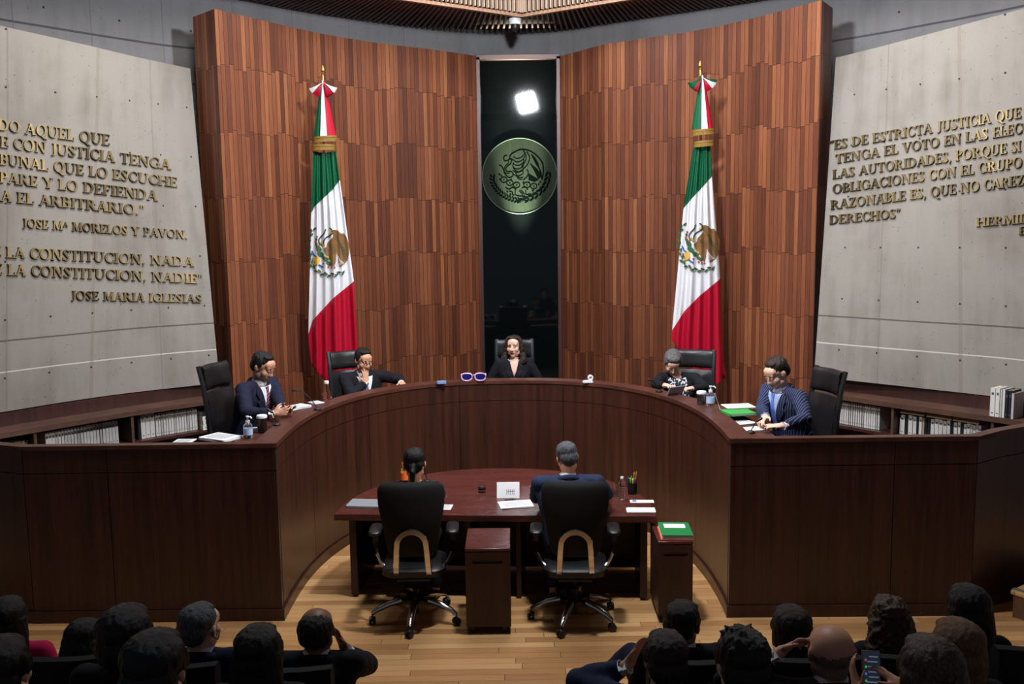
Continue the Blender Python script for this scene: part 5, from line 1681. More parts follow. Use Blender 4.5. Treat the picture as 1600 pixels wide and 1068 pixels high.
    for i in (0, 1):
        sm = MB(); d = (WR[i] - AN[i] * 0 - EL[i]).normalized(); a = AN[i]
        sm.ell(AN[i] + Vector((0, 0.06, -0.045)), (0.044, 0.135, 0.040)); P('shoe', sm, M_BLACK)
        if collar and not female:
            wv = (WR[i] - EL[i]).normalized()
            c = MB(); c.tube([EL[i] + (WR[i] - EL[i]) * 0.88, WR[i] + wv * 0.008], [0.036, 0.037], 16); P('shirt_cuff', c, shirt)
    def patch(nm, poly, mat, lift=0.007, mx=0.02, th=0.004):
        vs2, fs = subdiv(poly, mx); vs = []
        for p in vs2:
            o = pel + X * p.x + s_ * p.y + f_ * 0.6
            h, n, _, _ = bv.ray_cast(o, -f_)
            if h is None: h = bv.find_nearest(pel + X * p.x + s_ * p.y + f_ * 0.12)[0]
            vs.append(h + f_ * lift)
        m = MB(); m.add(vs, fs)
        o = P(nm, m, mat, ang=80)
        so_ = o.modifiers.new('thickness', 'SOLIDIFY'); so_.thickness = th; so_.offset = 0
        return o
    ut = TS - 0.014
    if face:
        v0 = ut - 0.31
        if not female:
            w0 = 0.066 + vopen
            patch('shirt_front', [(-w0, ut), (0, v0), (w0, ut)], shirt, 0.006)
            patch('lapel', [(-w0 + 0.006, ut), (-0.004, v0 + 0.02), (-0.02, v0 - 0.01), (-w0 - 0.045, ut - 0.13), (-w0 - 0.022, ut - 0.11), (-w0 - 0.05, ut - 0.06), (-w0 - 0.02, ut)], jacket, 0.011)
            patch('lapel', [(w0 - 0.006, ut), (0.004, v0 + 0.02), (0.02, v0 - 0.01), (w0 + 0.045, ut - 0.13), (w0 + 0.022, ut - 0.11), (w0 + 0.05, ut - 0.06), (w0 + 0.02, ut)], jacket, 0.011)
            if tie:
                to = patch('tie', [(-0.024, ut + 0.0), (-0.015, ut - 0.04), (-0.042, v0 + 0.03), (0, v0 - 0.02), (0.042, v0 + 0.03), (0.015, ut - 0.04), (0.024, ut)], tie, 0.012)
        else:
            patch('blouse', [(-0.06, ut), (0, ut - 0.17), (0.06, ut)] if not pattern else [(-0.10, ut + 0.0), (-0.085, ut - 0.30), (0.085, ut - 0.30), (0.10, ut)], pattern or skin_m, 0.005)
            for sx in (-1, 1):
                if not pattern: patch('lapel', [(sx * 0.05, ut), (sx * 0.002, ut - 0.19), (sx * 0.03, ut - 0.22), (sx * 0.105, ut - 0.09), (sx * 0.085, ut)], jacket, 0.012)
    if collar:
        c = MB(); rings = []
        up = (hc - N).normalized()
        for t, r in ((-0.095, 0.112), (-0.055, 0.096), (-0.02, 0.080), (0.012, 0.068), (0.026, 0.0655)):
            cc_ = N + up * t
            rings.append([cc_ + X * (r * k * math.cos(2 * pi * q / 24)) + (X.cross(up) * -1 if X.cross(up).y < 0 else X.cross(up)) * (r * 0.96 * k * math.sin(2 * pi * q / 24)) for q in range(24)])
        c.loft(rings); P('shirt_collar', c, shirt if not female else jacket, ang=60)
        pth = []
        for a in np.linspace(math.radians(38), math.radians(-218), 22):
            bk = 0.5 - 0.5 * math.sin(a)
            pth.append(N + up * (-0.062 + 0.060 * bk) + X * ((0.098 - 0.012 * bk) * k * math.cos(a)) + f_ * ((0.094 - 0.012 * bk) * k * math.sin(a)))
        c = MB(); c.tube(pth, [0.008] + [0.0165] * 20 + [0.008], 8, flat=1.5); P('jacket_collar', c, jacket, ang=70)
    # hair and face pieces
    if hair: mobj('hair', hair_blob(hair, Rh @ Matrix.Diagonal((hx * hs, hs, hz * hs)), hc, seed), hair_m, body)
    if face:
        for sx in (-1, 1):
            e = MB(); e.ell(H(sx * 0.031, 0.0815, 0.010), (0.0125, 0.009, 0.0075 if pitch < 0.3 else 0.004), 0, Rh)
            e.ell(H(sx * 0.031, 0.0865, 0.009), (0.0055, 0.005, 0.0055), 1, Rh); P('eye', e, [M_EYEW, M_IRIS])
            e = MB(); e.tube([H(sx * 0.013, 0.0925, 0.033), H(sx * 0.03, 0.0915, 0.0375), H(sx * 0.05, 0.080, 0.031)], [0.0035, 0.0034, 0.0015], 6); P('eyebrow', e, hair_m if hair_m is not H_GREY else H_SALT)
            if pitch > 0.3:
                e = MB(); e.ell(H(sx * 0.031, 0.0812, 0.0125), (0.0145, 0.0115, 0.0095), 0, Rh); P('eyelid', e, skin_m)
                continue
            e = MB(); e.tube([H(sx * 0.017, 0.088, 0.012), H(sx * 0.031, 0.0905, 0.0195), H(sx * 0.046, 0.080, 0.012)], 0.0022, 6); P('eyelid', e, hair_m if female else skin_m)
        e = MB(); e.ell(H(0, 0.0935, -0.0585), (0.023, 0.0065, 0.0055), 0, Rh); e.ell(H(0, 0.0925, -0.0685), (0.019, 0.0065, 0.006), 0, Rh); P('lips', e, M_LIP if female else M_LIPN)
    if glasses:
        g = MB(); rim = 0.0017
        for sx in (-1, 1):
            g.tube([H(sx * 0.033 + 0.024 * math.cos(a), 0.105 - 0.10 * abs(0.024 * math.cos(a)), 0.006 + 0.017 * math.sin(a)) for a in np.linspace(0, 2 * pi, 16, endpoint=False)], rim, 6, closed=True)
            g.tube([H(sx * 0.057, 0.100, 0.010), H(sx * 0.074, 0.085, 0.012), H(sx * 0.086, -0.005, 0.014), H(sx * 0.084, -0.03, -0.005)], rim, 6)
        g.tube([H(-0.010, 0.106, 0.010), H(0, 0.109, 0.012), H(0.010, 0.106, 0.010)], rim, 6)
        P('glasses', g, glasses)
    if beard:
        body.data.materials.append(beard)
        Ri = Rh.inverted()
        for pl in body.data.polygons:
            q = Ri @ (pl.center - hc) / hs
            if -0.125 < q.z < (-0.036 if q.y < 0.07 else -0.070) and q.y > 0.0 - 0.2 * (q.z + 0.03) - 0.012 and abs(q.x) < 0.09:
                pl.material_index = 1
    if shaved:
        body.data.materials.append(shaved)
        Ri = Rh.inverted()
        for pl in body.data.polygons:
            q = Ri @ (pl.center - hc) / hs
            if -0.085 < q.z < 0.012 + 0.02 * noise.noise(q * 30) and q.y < 0.035: pl.material_index = 1
    if mask:
        e = MB(); e.ell(H(0, 0.045, -0.055), (0.064, 0.066, 0.055), 0, Rh)
        for sx in (-1, 1): e.tube([H(sx * 0.06, 0.06, -0.03), H(sx * 0.085, 0.0, 0.0), H(sx * 0.086, -0.03, 0.0), H(sx * 0.08, -0.02, -0.03), H(sx * 0.06, 0.05, -0.07)], 0.003, 6)
        P('face_mask', e, mask)
    body['_h'] = 0
    del body['_h']
    return body, dict(H=H, N=N, hc=hc, Rh=Rh, base=base, Rz=Rz, pel=pel, s=s_, f=f_, WR=WR, bv=bv, P=P, patch=patch, ut=ut)
A_ = math.radians
# ---- the five judges behind the bench
h1 = PD(411, 573, 8.55)
b1, q1 = person('man in navy suit and red striped tie looking at his phone, far left', h1, A_(-112), DAIS, lean=0.30, pitch=0.50, yaw=0.04, skin_m=SK_A, jacket=M_NAVY, tie=M_REGTIE, vopen=0.02,
    glasses=M_BLACK, beard=M_STUB, hair='short', hair_m=H_BLACK, wide=1.2, hs=1.06, wrists=[PD(441, 641, 8.30), PD(427, 646, 8.12)], poles=[Vector((-0.8, -0.2, -0.6)), Vector((0.8, -0.2, -0.6))],
    handdirs=[((0.8, -0.45, 0.15), (-0.3, -0.8, -0.2)), ((0.85, 0.35, 0.12), (-0.2, 0.85, 0.1))], curl=0.9, seed=2)
h2 = PD(568, 563, 10.22)
b2, q2 = person('man in dark suit and blue tie resting his chin on his hand', h2, A_(-150), DAIS, lean=0.26, pitch=0.34, yaw=0.12, skin_m=SK_A, jacket=M_BLK, tie=M_TIEB, vopen=0.03,
    glasses=M_STEEL, hair='short', hair_m=H_BLACK, wide=1.16, hs=1.04, wrists=[PD(627, 598, 10.30), h2 + Vector((0.03, -0.085, -0.235))], poles=[Vector((-1.0, 0.0, -0.3)), Vector((1.0, 0.1, -0.3))],
    handdirs=[((0.3, -0.9, 0), (0, 0, -1)), ((0.0, 0.02, 1.0), (-0.5, 0.86, 0.1))], curl=[0.4, 1.1], seed=3)
h3 = PD(803, 541, 10.8)
b3, q3 = person('woman with dark wavy hair and pearls at the middle of the bench, facing the hall', h3, A_(180), DAIS, lean=0.06, pitch=0.05, yaw=A_(-14), female=True, skin_m=SK_B, jacket=M_BLK, hair='wavy', hair_m=H_BROWN, wide=1.08,
    wrists=[PD(838, 605, 10.58), PD(772, 605, 10.58)], collar=False, seed=5)
m = MB()
for r_, dz in ((0.072, -0.035), (0.082, -0.055)):
    for k_ in range(15):
        a = A_(200 + 140 * k_ / 14)
        m.ell(q3['N'] + Vector((r_ * math.cos(a), -r_ * math.sin(a) * 1.05 + 0.012, dz - 0.012 * (1 - abs(k_ - 7) / 7) + 0.03)), 0.0055, 0, None, 8, 6)
q3['P']('necklace', m, M_PEARL)
for sx in (-1, 1):
    m = MB(); m.ell(q3['H'](sx * 0.082, 0.0, -0.042), 0.006, 0, None, 10, 8); m.ell(q3['H'](sx * 0.082, 0.0, -0.058), (0.005, 0.005, 0.012), 0, None, 10, 8); q3['P']('earring', m, M_PEARL)
h4 = PD(1051, 567, 9.93)
b4, q4 = person('woman with short grey hair, floral blouse and black jacket bent over her papers', h4, A_(166), DAIS, lean=0.30, side=0.28, pitch=0.80, yaw=0.2, female=True, skin_m=SK_B, jacket=M_BLK, hair='full', hair_m=H_STEEL, glasses=M_STEEL, pattern=M_FLORAL, wide=1.1,
    wrists=[PD(1080, 607, 9.58), PD(1040, 602, 9.60)], poles=[Vector((-1.0, 0.1, -0.3)), Vector((1.0, 0.1, -0.3))], collar=False, seed=6)
h5 = PD(1213, 583, 8.15)
b5, q5 = person('man in navy pinstripe suit and light blue tie writing, right end of bench', h5, A_(112), DAIS, lean=0.32, pitch=0.56, yaw=0.08, skin_m=SK_B, jacket=M_PIN, shirt=M_BSHIRT, tie=M_TIEL, vopen=0.03, glasses=M_STEEL,
    hair='slick', hair_m=H_BROWN, wide=1.2, hs=1.04, wrists=[PD(1224, 665, 7.62), PD(1196, 650, 7.90)], poles=[Vector((-0.8, -0.1, -0.5)), Vector((0.8, -0.1, -0.5))],
    handdirs=[((-0.85, 0.3, -0.05), (0.0, 0.2, -1)), ((-0.5, -0.7, -0.25), (0.3, -0.2, -0.9))], curl=[0.35, 0.9], seed=7)
for b_, q_, hd_, zt_, lb_ in ((b1, q1, -106, 567, 'of the judge in the striped tie, at the far left'), (b2, q2, -148, 547, 'in front of the left flag'), (b3, q3, 179, 529, 'of the woman at the middle of the bench'), (b4, q4, 160, 545, 'in front of the right flag'), (b5, q5, 106, 575, 'of the judge in the pinstripe suit')):
    o = place_jchair(q_['base'], A_(hd_), zt_, 'black leather high-back chair ' + lb_)
    print('CHAIR', [round(v) for v in proj(o.location + Vector((0, 0, 1.0)))], 'scale', round(o.scale.z, 2), 'hp', round(q_['pel'].z, 2))
# ---- the two clerks seen from behind
cw = ch1.location
h6 = PD(648, 724, cw.y + 0.13)
b6, q6 = person('woman with a dark ponytail in black, seen from behind at the desk', h6, A_(-2), 0.0, lean=0.05, pitch=0.18, female=True, skin_m=SK_A, jacket=M_DKJ, hair='pony', hair_m=H_BLACK, face=False,
    wrists=[Vector((-0.98, 7.86, TZ + 0.06)), Vector((-0.62, 7.86, TZ + 0.06))], collar=False, seed=8)
cw = ch2.location
h7 = PD(886, 715, cw.y + 0.28)
b7, q7 = person('man with short grey hair in navy suit, seen from behind at the desk', h7, A_(3), 0.0, lean=0.22, pitch=0.42, yaw=0.2, roll=-0.10, skin_m=SK_A, jacket=M_NAVY2, hair='short', hair_m=H_SALT, face=False, wide=1.3,
    wrists=[PZ(850, 774, TZ + 0.075), PZ(945, 772, TZ + 0.075)], poles=[Vector((-0.9, -0.3, -0.8)), Vector((0.9, -0.3, -0.8))], seed=9)
print('clerk hp', q6['pel'].z, q7['pel'].z)
# ---- the audience in the foreground
SEATS = []
M_SEAT = plain('seat_black', S(24, 24, 27), 0.75, 0, 0.2)
def seat_back(x, y, zt, w, label):
    if not SEATS:
        t = empty('auditorium_seat')
        m = MB(); rings = []
        for z, th in ((-0.72, 0.05), (-0.68, 0.09), (-0.3, 0.10), (-0.03, 0.085), (0.0, 0.05)):
            yy = -0.05 * (z + 0.72)
            rings.append([(px_ * 0.235, yy + (0.035 * (1 - px_ ** 2)) * -1 + sd * th / 2, z) for px_, sd in ((-1, -1), (-0.5, -1), (0, -1), (0.5, -1), (1, -1), (1, 1), (0.5, 1), (0, 1), (-0.5, 1), (-1, 1))])
        m.loft(rings); m.build('backrest', M_SEAT, t, ang=50)
        m = MB(); m.loft([[(a * 0.22 * kx, 0.13 + b_ * 0.09 * kx, z) for a, b_ in ((-1, -1), (1, -1), (1, 1), (-1, 1))] for z, kx in ((-1.06, 0.95), (-1.05, 1), (-0.99, 1), (-0.97, 0.94))]); m.build('seat', M_LEATHER, t)
        m = MB(); m.box((0, 0.05, -0.86), (0.30, 0.06, 0.30)); m.build('foot', M_BLACK, t)
        o = t
    else: o = copy_tree(SEATS[0])
    SEATS.append(o)
    o.location = (x, y, zt)
    o['label'] = label; o['category'] = 'seat'; o['group'] = 'black seats of the audience'
def spect(label, px_, py_, Y, seat=None, hcm=1.0, **kw):
    h = PD(px_, py_, Y)
    fz = 0.0 if Y > 4.1 else 0.16 if Y > 3.5 else 0.34
    kw.setdefault('face', False); kw.setdefault('nk', 0.118); kw.setdefault('hx', 1.10); kw.setdefault('hz', 0.95); kw.setdefault('tuck', True); kw.setdefault('vox', 0.009); kw.setdefault('jacket', M_DKJ); kw.setdefault('collar', True)
    b, q = person(label, h, kw.pop('heading', 0.0), kw.pop('fz', fz), **kw)
    return b, q
spect('woman with dark hair and a pink scarf at the left picture edge', 12, 972, 4.7, hair='long', hair_m=H_BLACK, female=True, jacket=M_PINK, seed=11, heading=0.2)
spect('person with dark hair parted in the middle, low between two front left heads', 134, 1008, 4.6, (0.10, 'under the dark hair parted in the middle, front left'), hair='part', hair_m=H_BLACK, female=True, seed=12, pitch=0.35)
spect('man with thick black hair and a dark jacket behind the middle-parted head', 198, 1000, 3.72, hair='full', hair_m=H_BLACK, hs=1.10, seed=13, heading=-0.1)
spect('man with combed-back grey hair, navy suit and black mask in the front row, left', 314, 980, 4.5, (0.26, 'of the man with combed-back grey hair'), hair='slick', hair_m=H_SALT, jacket=M_NAVY, mask=M_MASKB, wide=0.90, seed=14, yaw=-0.35, skin_m=SK_B)
hE = PD(495, 984, 4.5)
spect('balding man in a dark suit resting his cheek on his right hand', 495, 984, 4.5, (0.24, 'of the balding man resting his cheek on his hand'), hair='balding', hair_m=H_BLACK, jacket=M_BLK, seed=15, wide=0.96, skin_m=SK_C,
      wrists=[None, hE + Vector((0.135, 0.05, -0.135))], poles=[None, Vector((0.55, 0.5, -1.0))], handdirs=[None, ((-0.45, 0.1, 0.85), (-0.7, -0.5, 0))], curl=[0.4, 0.9])
spect('woman with long straight black hair in the second row, left of the aisle', 405, 1025, 3.75, hair='long', hair_m=H_BLACK, female=True, seed=16)
spect('person with short black hair at the bottom edge, in front of the grey-haired man', 243, 1050, 3.1, hair='full', hair_m=H_BLACK, seed=17, hs=1.1)
spect('person with black hair and a grey tweed jacket in the bottom left corner', 4, 1052, 3.2, hair='full', hair_m=H_BLACK, jacket=M_TWEED, seed=18)
hI = PD(1066, 972, 4.6)
spect('man with short black hair in the front row with a navy trouser knee crossed', 1066, 974, 4.6, (0.30, 'of the man with the crossed knee'), hair='short', hair_m=H_BLACK, jacket=M_BLK, trousers=M_NAVY, seed=19, yaw=-0.5, roll=0.1, skin_m=SK_C,
      knees=[PD(988, 1022, 5.05), None], ankles=[PD(915, 1085, 5.15), None])
hJ = PD(1040, 1032, 3.75)
spect('man with dark brown hair holding a hand with white cuff to his face', 1040, 1032, 3.75, hair='full', hair_m=H_BROWN, jacket=M_NAVY2, seed=20, hs=0.95,
      wrists=[hJ + Vector((-0.15, 0.10, -0.07)), None], poles=[Vector((-1, 0.1, -0.8)), None], handdirs=[((0.55, 0.25, 0.8), (0.7, -0.4, 0)), None], curl=[0.8, 0.4])
spect('person with tousled black hair and a white mask loop in the second row', 1160, 1038, 3.3, hair='messy', hair_m=H_BLACK, seed=21, jacket=M_NAVY2, mask=M_SHIRT, skin_m=SK_B)
spect('person with a smooth brown bob in the front row, right', 1236, 986, 4.6, (0.20, 'of the person with the smooth brown bob'), hair='bob', hair_m=H_BROWN, female=True, seed=22)
hM = PD(1299, 1020, 3.73)
spect('bald man with a grey fringe of hair in the second row, hand raised', 1299, 1020, 3.73, hair=None, shaved=H_STUBBLE, skin_m=SK_A, wide=0.94, seed=23, hs=1.06,
      wrists=[hM + Vector((-0.215, 0.06, -0.03)), None], poles=[Vector((-0.8, 0.1, -0.8)), None], handdirs=[((0.85, 0.25, 0.35), (0.3, -0.6, -0.6)), None], curl=[1.0, 0.4])
spect('woman with long brown curls in the front row, right', 1388, 968, 4.9, (0.24, 'of the woman with long brown curls'), hair='curly', hair_m=H_CURL, female=True, wide=0.9, seed=24)
spect('woman with long straight black hair in the front row near the stair', 1512, 955, 4.42, (0.22, 'of the black-haired woman near the stair'), hair='long', hair_m=H_BLACK, female=True, wide=0.9, seed=25, heading=-0.15)
spect('person with straight chestnut hair behind the black-haired woman near the stair', 1495, 1018, 3.6, hair='bob', hair_m=H_CHEST, female=True, wide=0.88, seed=26)
hQ = PD(1452, 1056, 2.95)
bQ, qQ = spect('woman with streaked dark brown hair holding up a phone in the bottom right', 1452, 1056, 2.95, hair='long', hair_m=H_CURL, female=True, seed=27,
      wrists=[PD(1336, 1078, 3.50), PD(1400, 1068, 3.46)], handdirs=[((-0.1, 0.5, 0.75), (0.9, 0, 0.1)), ((-0.6, 0.5, 0.4), (-0.5, 0.2, -0.7))], curl=[0.8, 1.0])
for px_, py_, Y_, lb_ in ((95, 1019, 4.16, 'under the middle-parted dark head, front left'), (265, 1031, 4.16, 'behind the man with combed-back grey hair'), (443, 1036, 4.16, 'behind the balding man'),
        (1088, 1024, 4.16, 'behind the man with the crossed knee'), (1264, 1021, 4.16, 'behind the person with the smooth brown bob'), (1447, 1017, 4.16, 'behind the woman with long brown curls'), (1628, 1003, 4.12, 'behind the black-haired woman near the stair')):
    q = PD(px_, py_, Y_); seat_back(q.x, Y_, q.z, 1, 'black seat ' + lb_)
# seating tiers under the audience
mb = MB(); mb.box((0, 2.6, 0.08), (12, 2.7, 0.155)); tag(mb.build('floor_tier_lower', M_CARPET, smooth=False), kind='structure')
mb = MB(); mb.box((0, 2.2, 0.25), (12, 2.3, 0.175)); tag(mb.build('floor_tier_upper', M_CARPET, smooth=False), kind='structure')
TZ_, ZB_, DZ_ = TZ, ZB, DZ
TZ += 0.0012; ZB += 0.0012; DZ += 0.0012
# ================================================================== THINGS ON THE DESK AND THE BENCH
def thing1(name, mb, mats, loc, rz, label, cat, group=None, **kw):
    o = mb.build(name, mats, None, **kw); o.location = loc; o.rotation_euler = (0, 0, rz)
    return tag(o, label, cat, group)
M_PRINT = plain('print_ink', S(120, 122, 132), 0.8)
def papers(px_, py_, z, w, d, n, rz, label, name='paper', lines=True, tilt=0.0):
    """sheets spread a little; centre seen at px_,py_"""
    c = PZ(px_, py_, z)
    m = MB(); rnd = random.Random(int(px_ * 7 + py_))
    for i in range(n):
        a = rnd.uniform(-0.05, 0.05) if n > 1 else 0
        m.box((rnd.uniform(-1, 1) * 0.006 * (n > 1), rnd.uniform(-1, 1) * 0.006 * (n > 1), 0.001 + 0.0022 * i), (w, d, 0.0018), 0, Matrix.Rotation(a, 3, 'Z'))
    if lines:
        for k in range(7): m.box((-w * 0.04, d * (0.34 - 0.11 * k), 0.0012 + 0.0022 * n), (w * (0.74 - 0.1 * (k == 6)), d * 0.018, 0.0004), 1)
    return thing1(name, m, [M_PAPER, M_PRINT], (c.x, c.y, z), rz, label, 'paper', smooth=False)
def goose(base, tip, label, mid=0.10):
    t = empty('gooseneck_microphone', base, 0, label, 'microphone', 'gooseneck microphones')
    v = Vector(tip) - Vector(base)
    m = MB(); m.lathe([(0.035, 0), (0.035, 0.012), (0.025, 0.02), (0.008, 0.022)], (0, 0, 0), 16); m.build('base', M_BLACK, t)
    pts = resample([Vector((0, 0, 0.02)), Vector((v.x * 0.35, v.y * 0.35, v.z * 0.5 + mid * 0.4)), Vector((v.x * 0.75, v.y * 0.75, v.z * 0.9 + mid * 0.3)), v], 14)
    m = MB(); m.tube(pts, 0.0045, 8); m.build('stem', M_BLACK, t)
    d = (pts[-1] - pts[-3]).normalized()
    m = MB(); m.caps(pts[-1] - d * 0.01, 0.009, pts[-1] + d * 0.035, 0.012, 12); m.build('head', M_BLACK, t)
    return t
def tumbler(px_, py_, z, label, body, h=0.13):
    c = PZ(px_, py_, z)
    t = empty('tumbler', c, 0, label, 'cup', 'lidded tumblers on the bench')
    m = MB(); m.lathe([(0.036, 0), (0.040, 0.004), (0.044, h)], (0, 0, 0), 22); m.build('body', body, t)
    m = MB(); m.lathe([(0.046, h), (0.047, h + 0.012), (0.042, h + 0.024), (0.03, h + 0.026)], (0, 0, 0), 22); m.build('lid', M_WHITE, t)
    return t
M_GEL = glass('sanitiser_gel', (0.86, 0.9, 0.98, 1), 0.05)
def pump(px_, py_, z, label, blue=True):
    c = PZ(px_, py_, z)
    t = empty('pump_bottle', c, 0, label, 'bottle', 'sanitiser pump bottles')
    m = MB(); m.lathe([(0.034, 0), (0.038, 0.006), (0.038, 0.105), (0.03, 0.122), (0.016, 0.13), (0.014, 0.136)], (0, 0, 0), 22); m.build('bottle', M_GEL, t)
    m = MB(); m.lathe([(0.0388, 0.03), (0.0388, 0.085)], (0, 0, 0), 22); m.build('label_band', plain('label_pale_blue', S(176, 196, 226), 0.6), t)
    m = MB(); m.lathe([(0.018, 0.134), (0.018, 0.152), (0.008, 0.154), (0.006, 0.178), (0.014, 0.18), (0.014, 0.19)], (0, 0, 0), 16); m.tube([(0, 0, 0.185), (0.03, -0.015, 0.186), (0.042, -0.02, 0.172)], 0.007, 8); m.build('pump', M_WHITE, t)
    return t
# --- on the clerks' desk
c = PZ(573, 789, TZ)
lap = empty('laptop', (c.x, c.y + 0.02, TZ), -0.12, 'closed silver laptop on the left end of the clerks\' desk', 'laptop')
M_ALU = plain('aluminium_shell', S(150, 152, 160), 0.4, 0.2)
m = MB(); m.prism(rrect(0.32, 0.22, 0.012), 0.001, 0.010); m.build('base', M_ALU, lap, bevel=0.002)
m = MB(); m.prism(rrect(0.32, 0.22, 0.012), 0.0115, 0.018); m.build('lid', M_ALU, lap, bevel=0.002)
def pencup(px_, py_, label, body, pens, h=0.095, r=0.038):
    c = PZ(px_, py_, TZ)
    t = empty('pen_cup', c, 0, label, 'pen cup')
    m = MB(); prof = [(r * 0.9, 0), (r, 0.004), (r, h), (r - 0.004, h), (r - 0.005, 0.008)]
    m.lathe(prof, (0, 0, 0), 20); m.build('cup', body, t)
    cols = {}
    for i, (nm, colr, ax, ay, ln, rr) in enumerate(pens):
        if nm not in cols: cols[nm] = plain(nm, colr, 0.45)
        p0 = Vector((ax * 0.85, ay * 0.85, 0.012)); d = Vector((ax * 0.3, ay * 0.3, h)).normalized()
        m = MB(); m.tube([p0, p0 + d * ln, p0 + d * (ln + 0.001)], [rr, rr, rr * 0.7], 8); m.tube([p0 + d * ln, p0 + d * (ln + 0.014)], [rr * 0.8, rr * 0.25], 8)
        o = m.build('pencil' if 'pencil' in nm else 'marker', cols[nm], None); o.location = c
        tag(o, nm.replace('_', ' ') + ' in the ' + label.split(' on ')[0], 'pencil' if 'pencil' in nm else 'marker')
    return t
pencup(632, 752, 'orange patterned pen cup on the left half of the desk', plain('orange_cup', S(232, 110, 40), 0.5), [('tall_orange_pencil', S(240, 150, 40), -0.012, 0.0, 0.17, 0.004), ('yellow_orange_pencil', S(246, 176, 70), 0.012, 0.01, 0.16, 0.004), ('green_marker', S(70, 190, 110), -0.02, -0.012, 0.11, 0.006)])
MESHB = plain('black_wire_mesh', S(24, 24, 26), 0.5, 0.5)
pencup(988, 770, 'black wire pen cup on the right half of the desk', MESHB, [('blue_marker', S(50, 70, 190), -0.03, 0.0, 0.13, 0.007), ('bright_green_marker', S(110, 220, 60), -0.016, -0.01, 0.125, 0.008), ('lime_yellow_marker', S(226, 240, 110), 0.002, -0.012, 0.12, 0.008), ('pink_marker', S(236, 60, 120), 0.022, 0.0, 0.12, 0.008), ('pale_wooden_pencil', S(226, 190, 150), 0.014, 0.012, 0.17, 0.0045), ('tall_wooden_pencil', S(240, 170, 80), 0.028, 0.012, 0.175, 0.0045), ('grey_green_marker', S(120, 160, 60), -0.004, 0.02, 0.13, 0.007)], 0.10, 0.042)
b0 = PZ(667, 752, TZ); goose(b0, b0 + Vector((-0.06, -0.03, 0.16)), 'black curved microphone at the right shoulder of the ponytailed clerk', 0.2)
papers(697, 792, TZ, 0.10, 0.15, 1, -0.1, 'small white paper at the right arm of the ponytailed clerk')
c = PZ(753, 768, TZ)
cl = empty('clip_holder', c, 0, 'small round black holder alone on the middle of the desk', 'clip holder')
m = MB(); m.lathe([(0.03, 0), (0.036, 0.01), (0.036, 0.042), (0.028, 0.052)], (0, 0, 0), 24); m.build('body', plain('glossy_black', S(14, 14, 16), 0.15), cl)
m = MB(); m.lathe([(0.0365, 0.014), (0.0365, 0.022)], (0, 0, 0), 24); m.lathe([(0.026, 0.052), (0.024, 0.056), (0.010, 0.057)], (0, 0, 0), 24); m.build('trim', M_CHROME, cl)
c = PZ(794, 778, TZ)
cal = empty('desk_calendar', c, -0.03, 'white standing card with small print on the desk', 'desk calendar')
rot = Matrix.Rotation(-0.35, 3, 'X')
m = MB(); m.box(rot @ Vector((0, 0, 0.07)), (0.20, 0.004, 0.14), 0, rot); m.build('front_card', M_PAPER, cal)
rot2 = Matrix.Rotation(0.35, 3, 'X'); m = MB(); m.box(Vector((0, 0.097, 0)) + rot2 @ Vector((0, 0, 0.07)), (0.20, 0.004, 0.14), 0, rot2); m.build('back_card', M_PAPER, cal)
m = MB()
for k in range(5): m.box(rot @ Vector((-0.012 + 0.016 * k, -0.0025, 0.055)), (0.004, 0.001, 0.05 - 0.006 * (k % 2)), 0, rot)
m.box(rot @ Vector((0.02, -0.0025, 0.06)), (0.07, 0.001, 0.004), 0, rot); m.build('printing', plain('print_dark', S(70, 66, 78), 0.7), cal)
c = PZ(797, 779, TZ); m = MB(); m.tube([(-0.05, 0, 0.006), (0.0, -0.01, 0.006), (0.05, 0.005, 0.006), (0.03, 0.02, 0.006), (-0.04, 0.015, 0.006)], 0.004, 6, closed=True)
thing1('reading_glasses', m, M_BLACK, c + Vector((0, -0.03, 0)), 0, 'folded black glasses in front of the white standing card', 'glasses')
papers(806, 788, TZ, 0.28, 0.20, 4, 0.18, 'loose white sheets left of the grey-haired clerk', lines=True)
# bottle and glass
M_PET = glass('clear_plastic', (0.95, 0.97, 1, 1), 0.04)
c = PZ(972, 781, TZ)
wb = empty('water_bottle', c, 0, 'clear plastic water bottle beside the black wire pen cup', 'bottle')
prof = [(0.028, 0.0), (0.031, 0.006)]
for k in range(8): prof += [(0.031, 0.012 + 0.014 * k), (0.028, 0.018 + 0.014 * k)]
prof += [(0.031, 0.13), (0.030, 0.15), (0.013, 0.185), (0.012, 0.195)]
m = MB(); m.lathe(prof, (0, 0, 0), 20); m.build('bottle', M_PET, wb)
m = MB(); m.lathe([(0.0145, 0.193), (0.0145, 0.208), (0.012, 0.21)], (0, 0, 0), 16); m.build('cap', M_WHITE, wb)
c = PZ(962, 775, TZ)
m = MB(); m.lathe([(0.028, 0), (0.031, 0.004), (0.034, 0.12), (0.032, 0.12), (0.029, 0.008)], (0, 0, 0), 20)
thing1('drinking_glass', m, M_GLASSY, c, 0, 'clear drinking glass just left of the plastic water bottle', 'glass')
p_ = papers(1003, 783, TZ, 0.205, 0.085, 1, -0.05, 'white card with a blue logo, upper sheet at the desk right end', lines=False)
m = MB(); m.box((-0.065, 0.005, 0.0042), (0.035, 0.035, 0.001), 0); m.build('logo', plain('logo_blue', S(40, 88, 160), 0.6), p_)
papers(1001, 797, TZ, 0.235, 0.125, 3, -0.04, 'plain white sheets at the right front corner of the desk', lines=False)
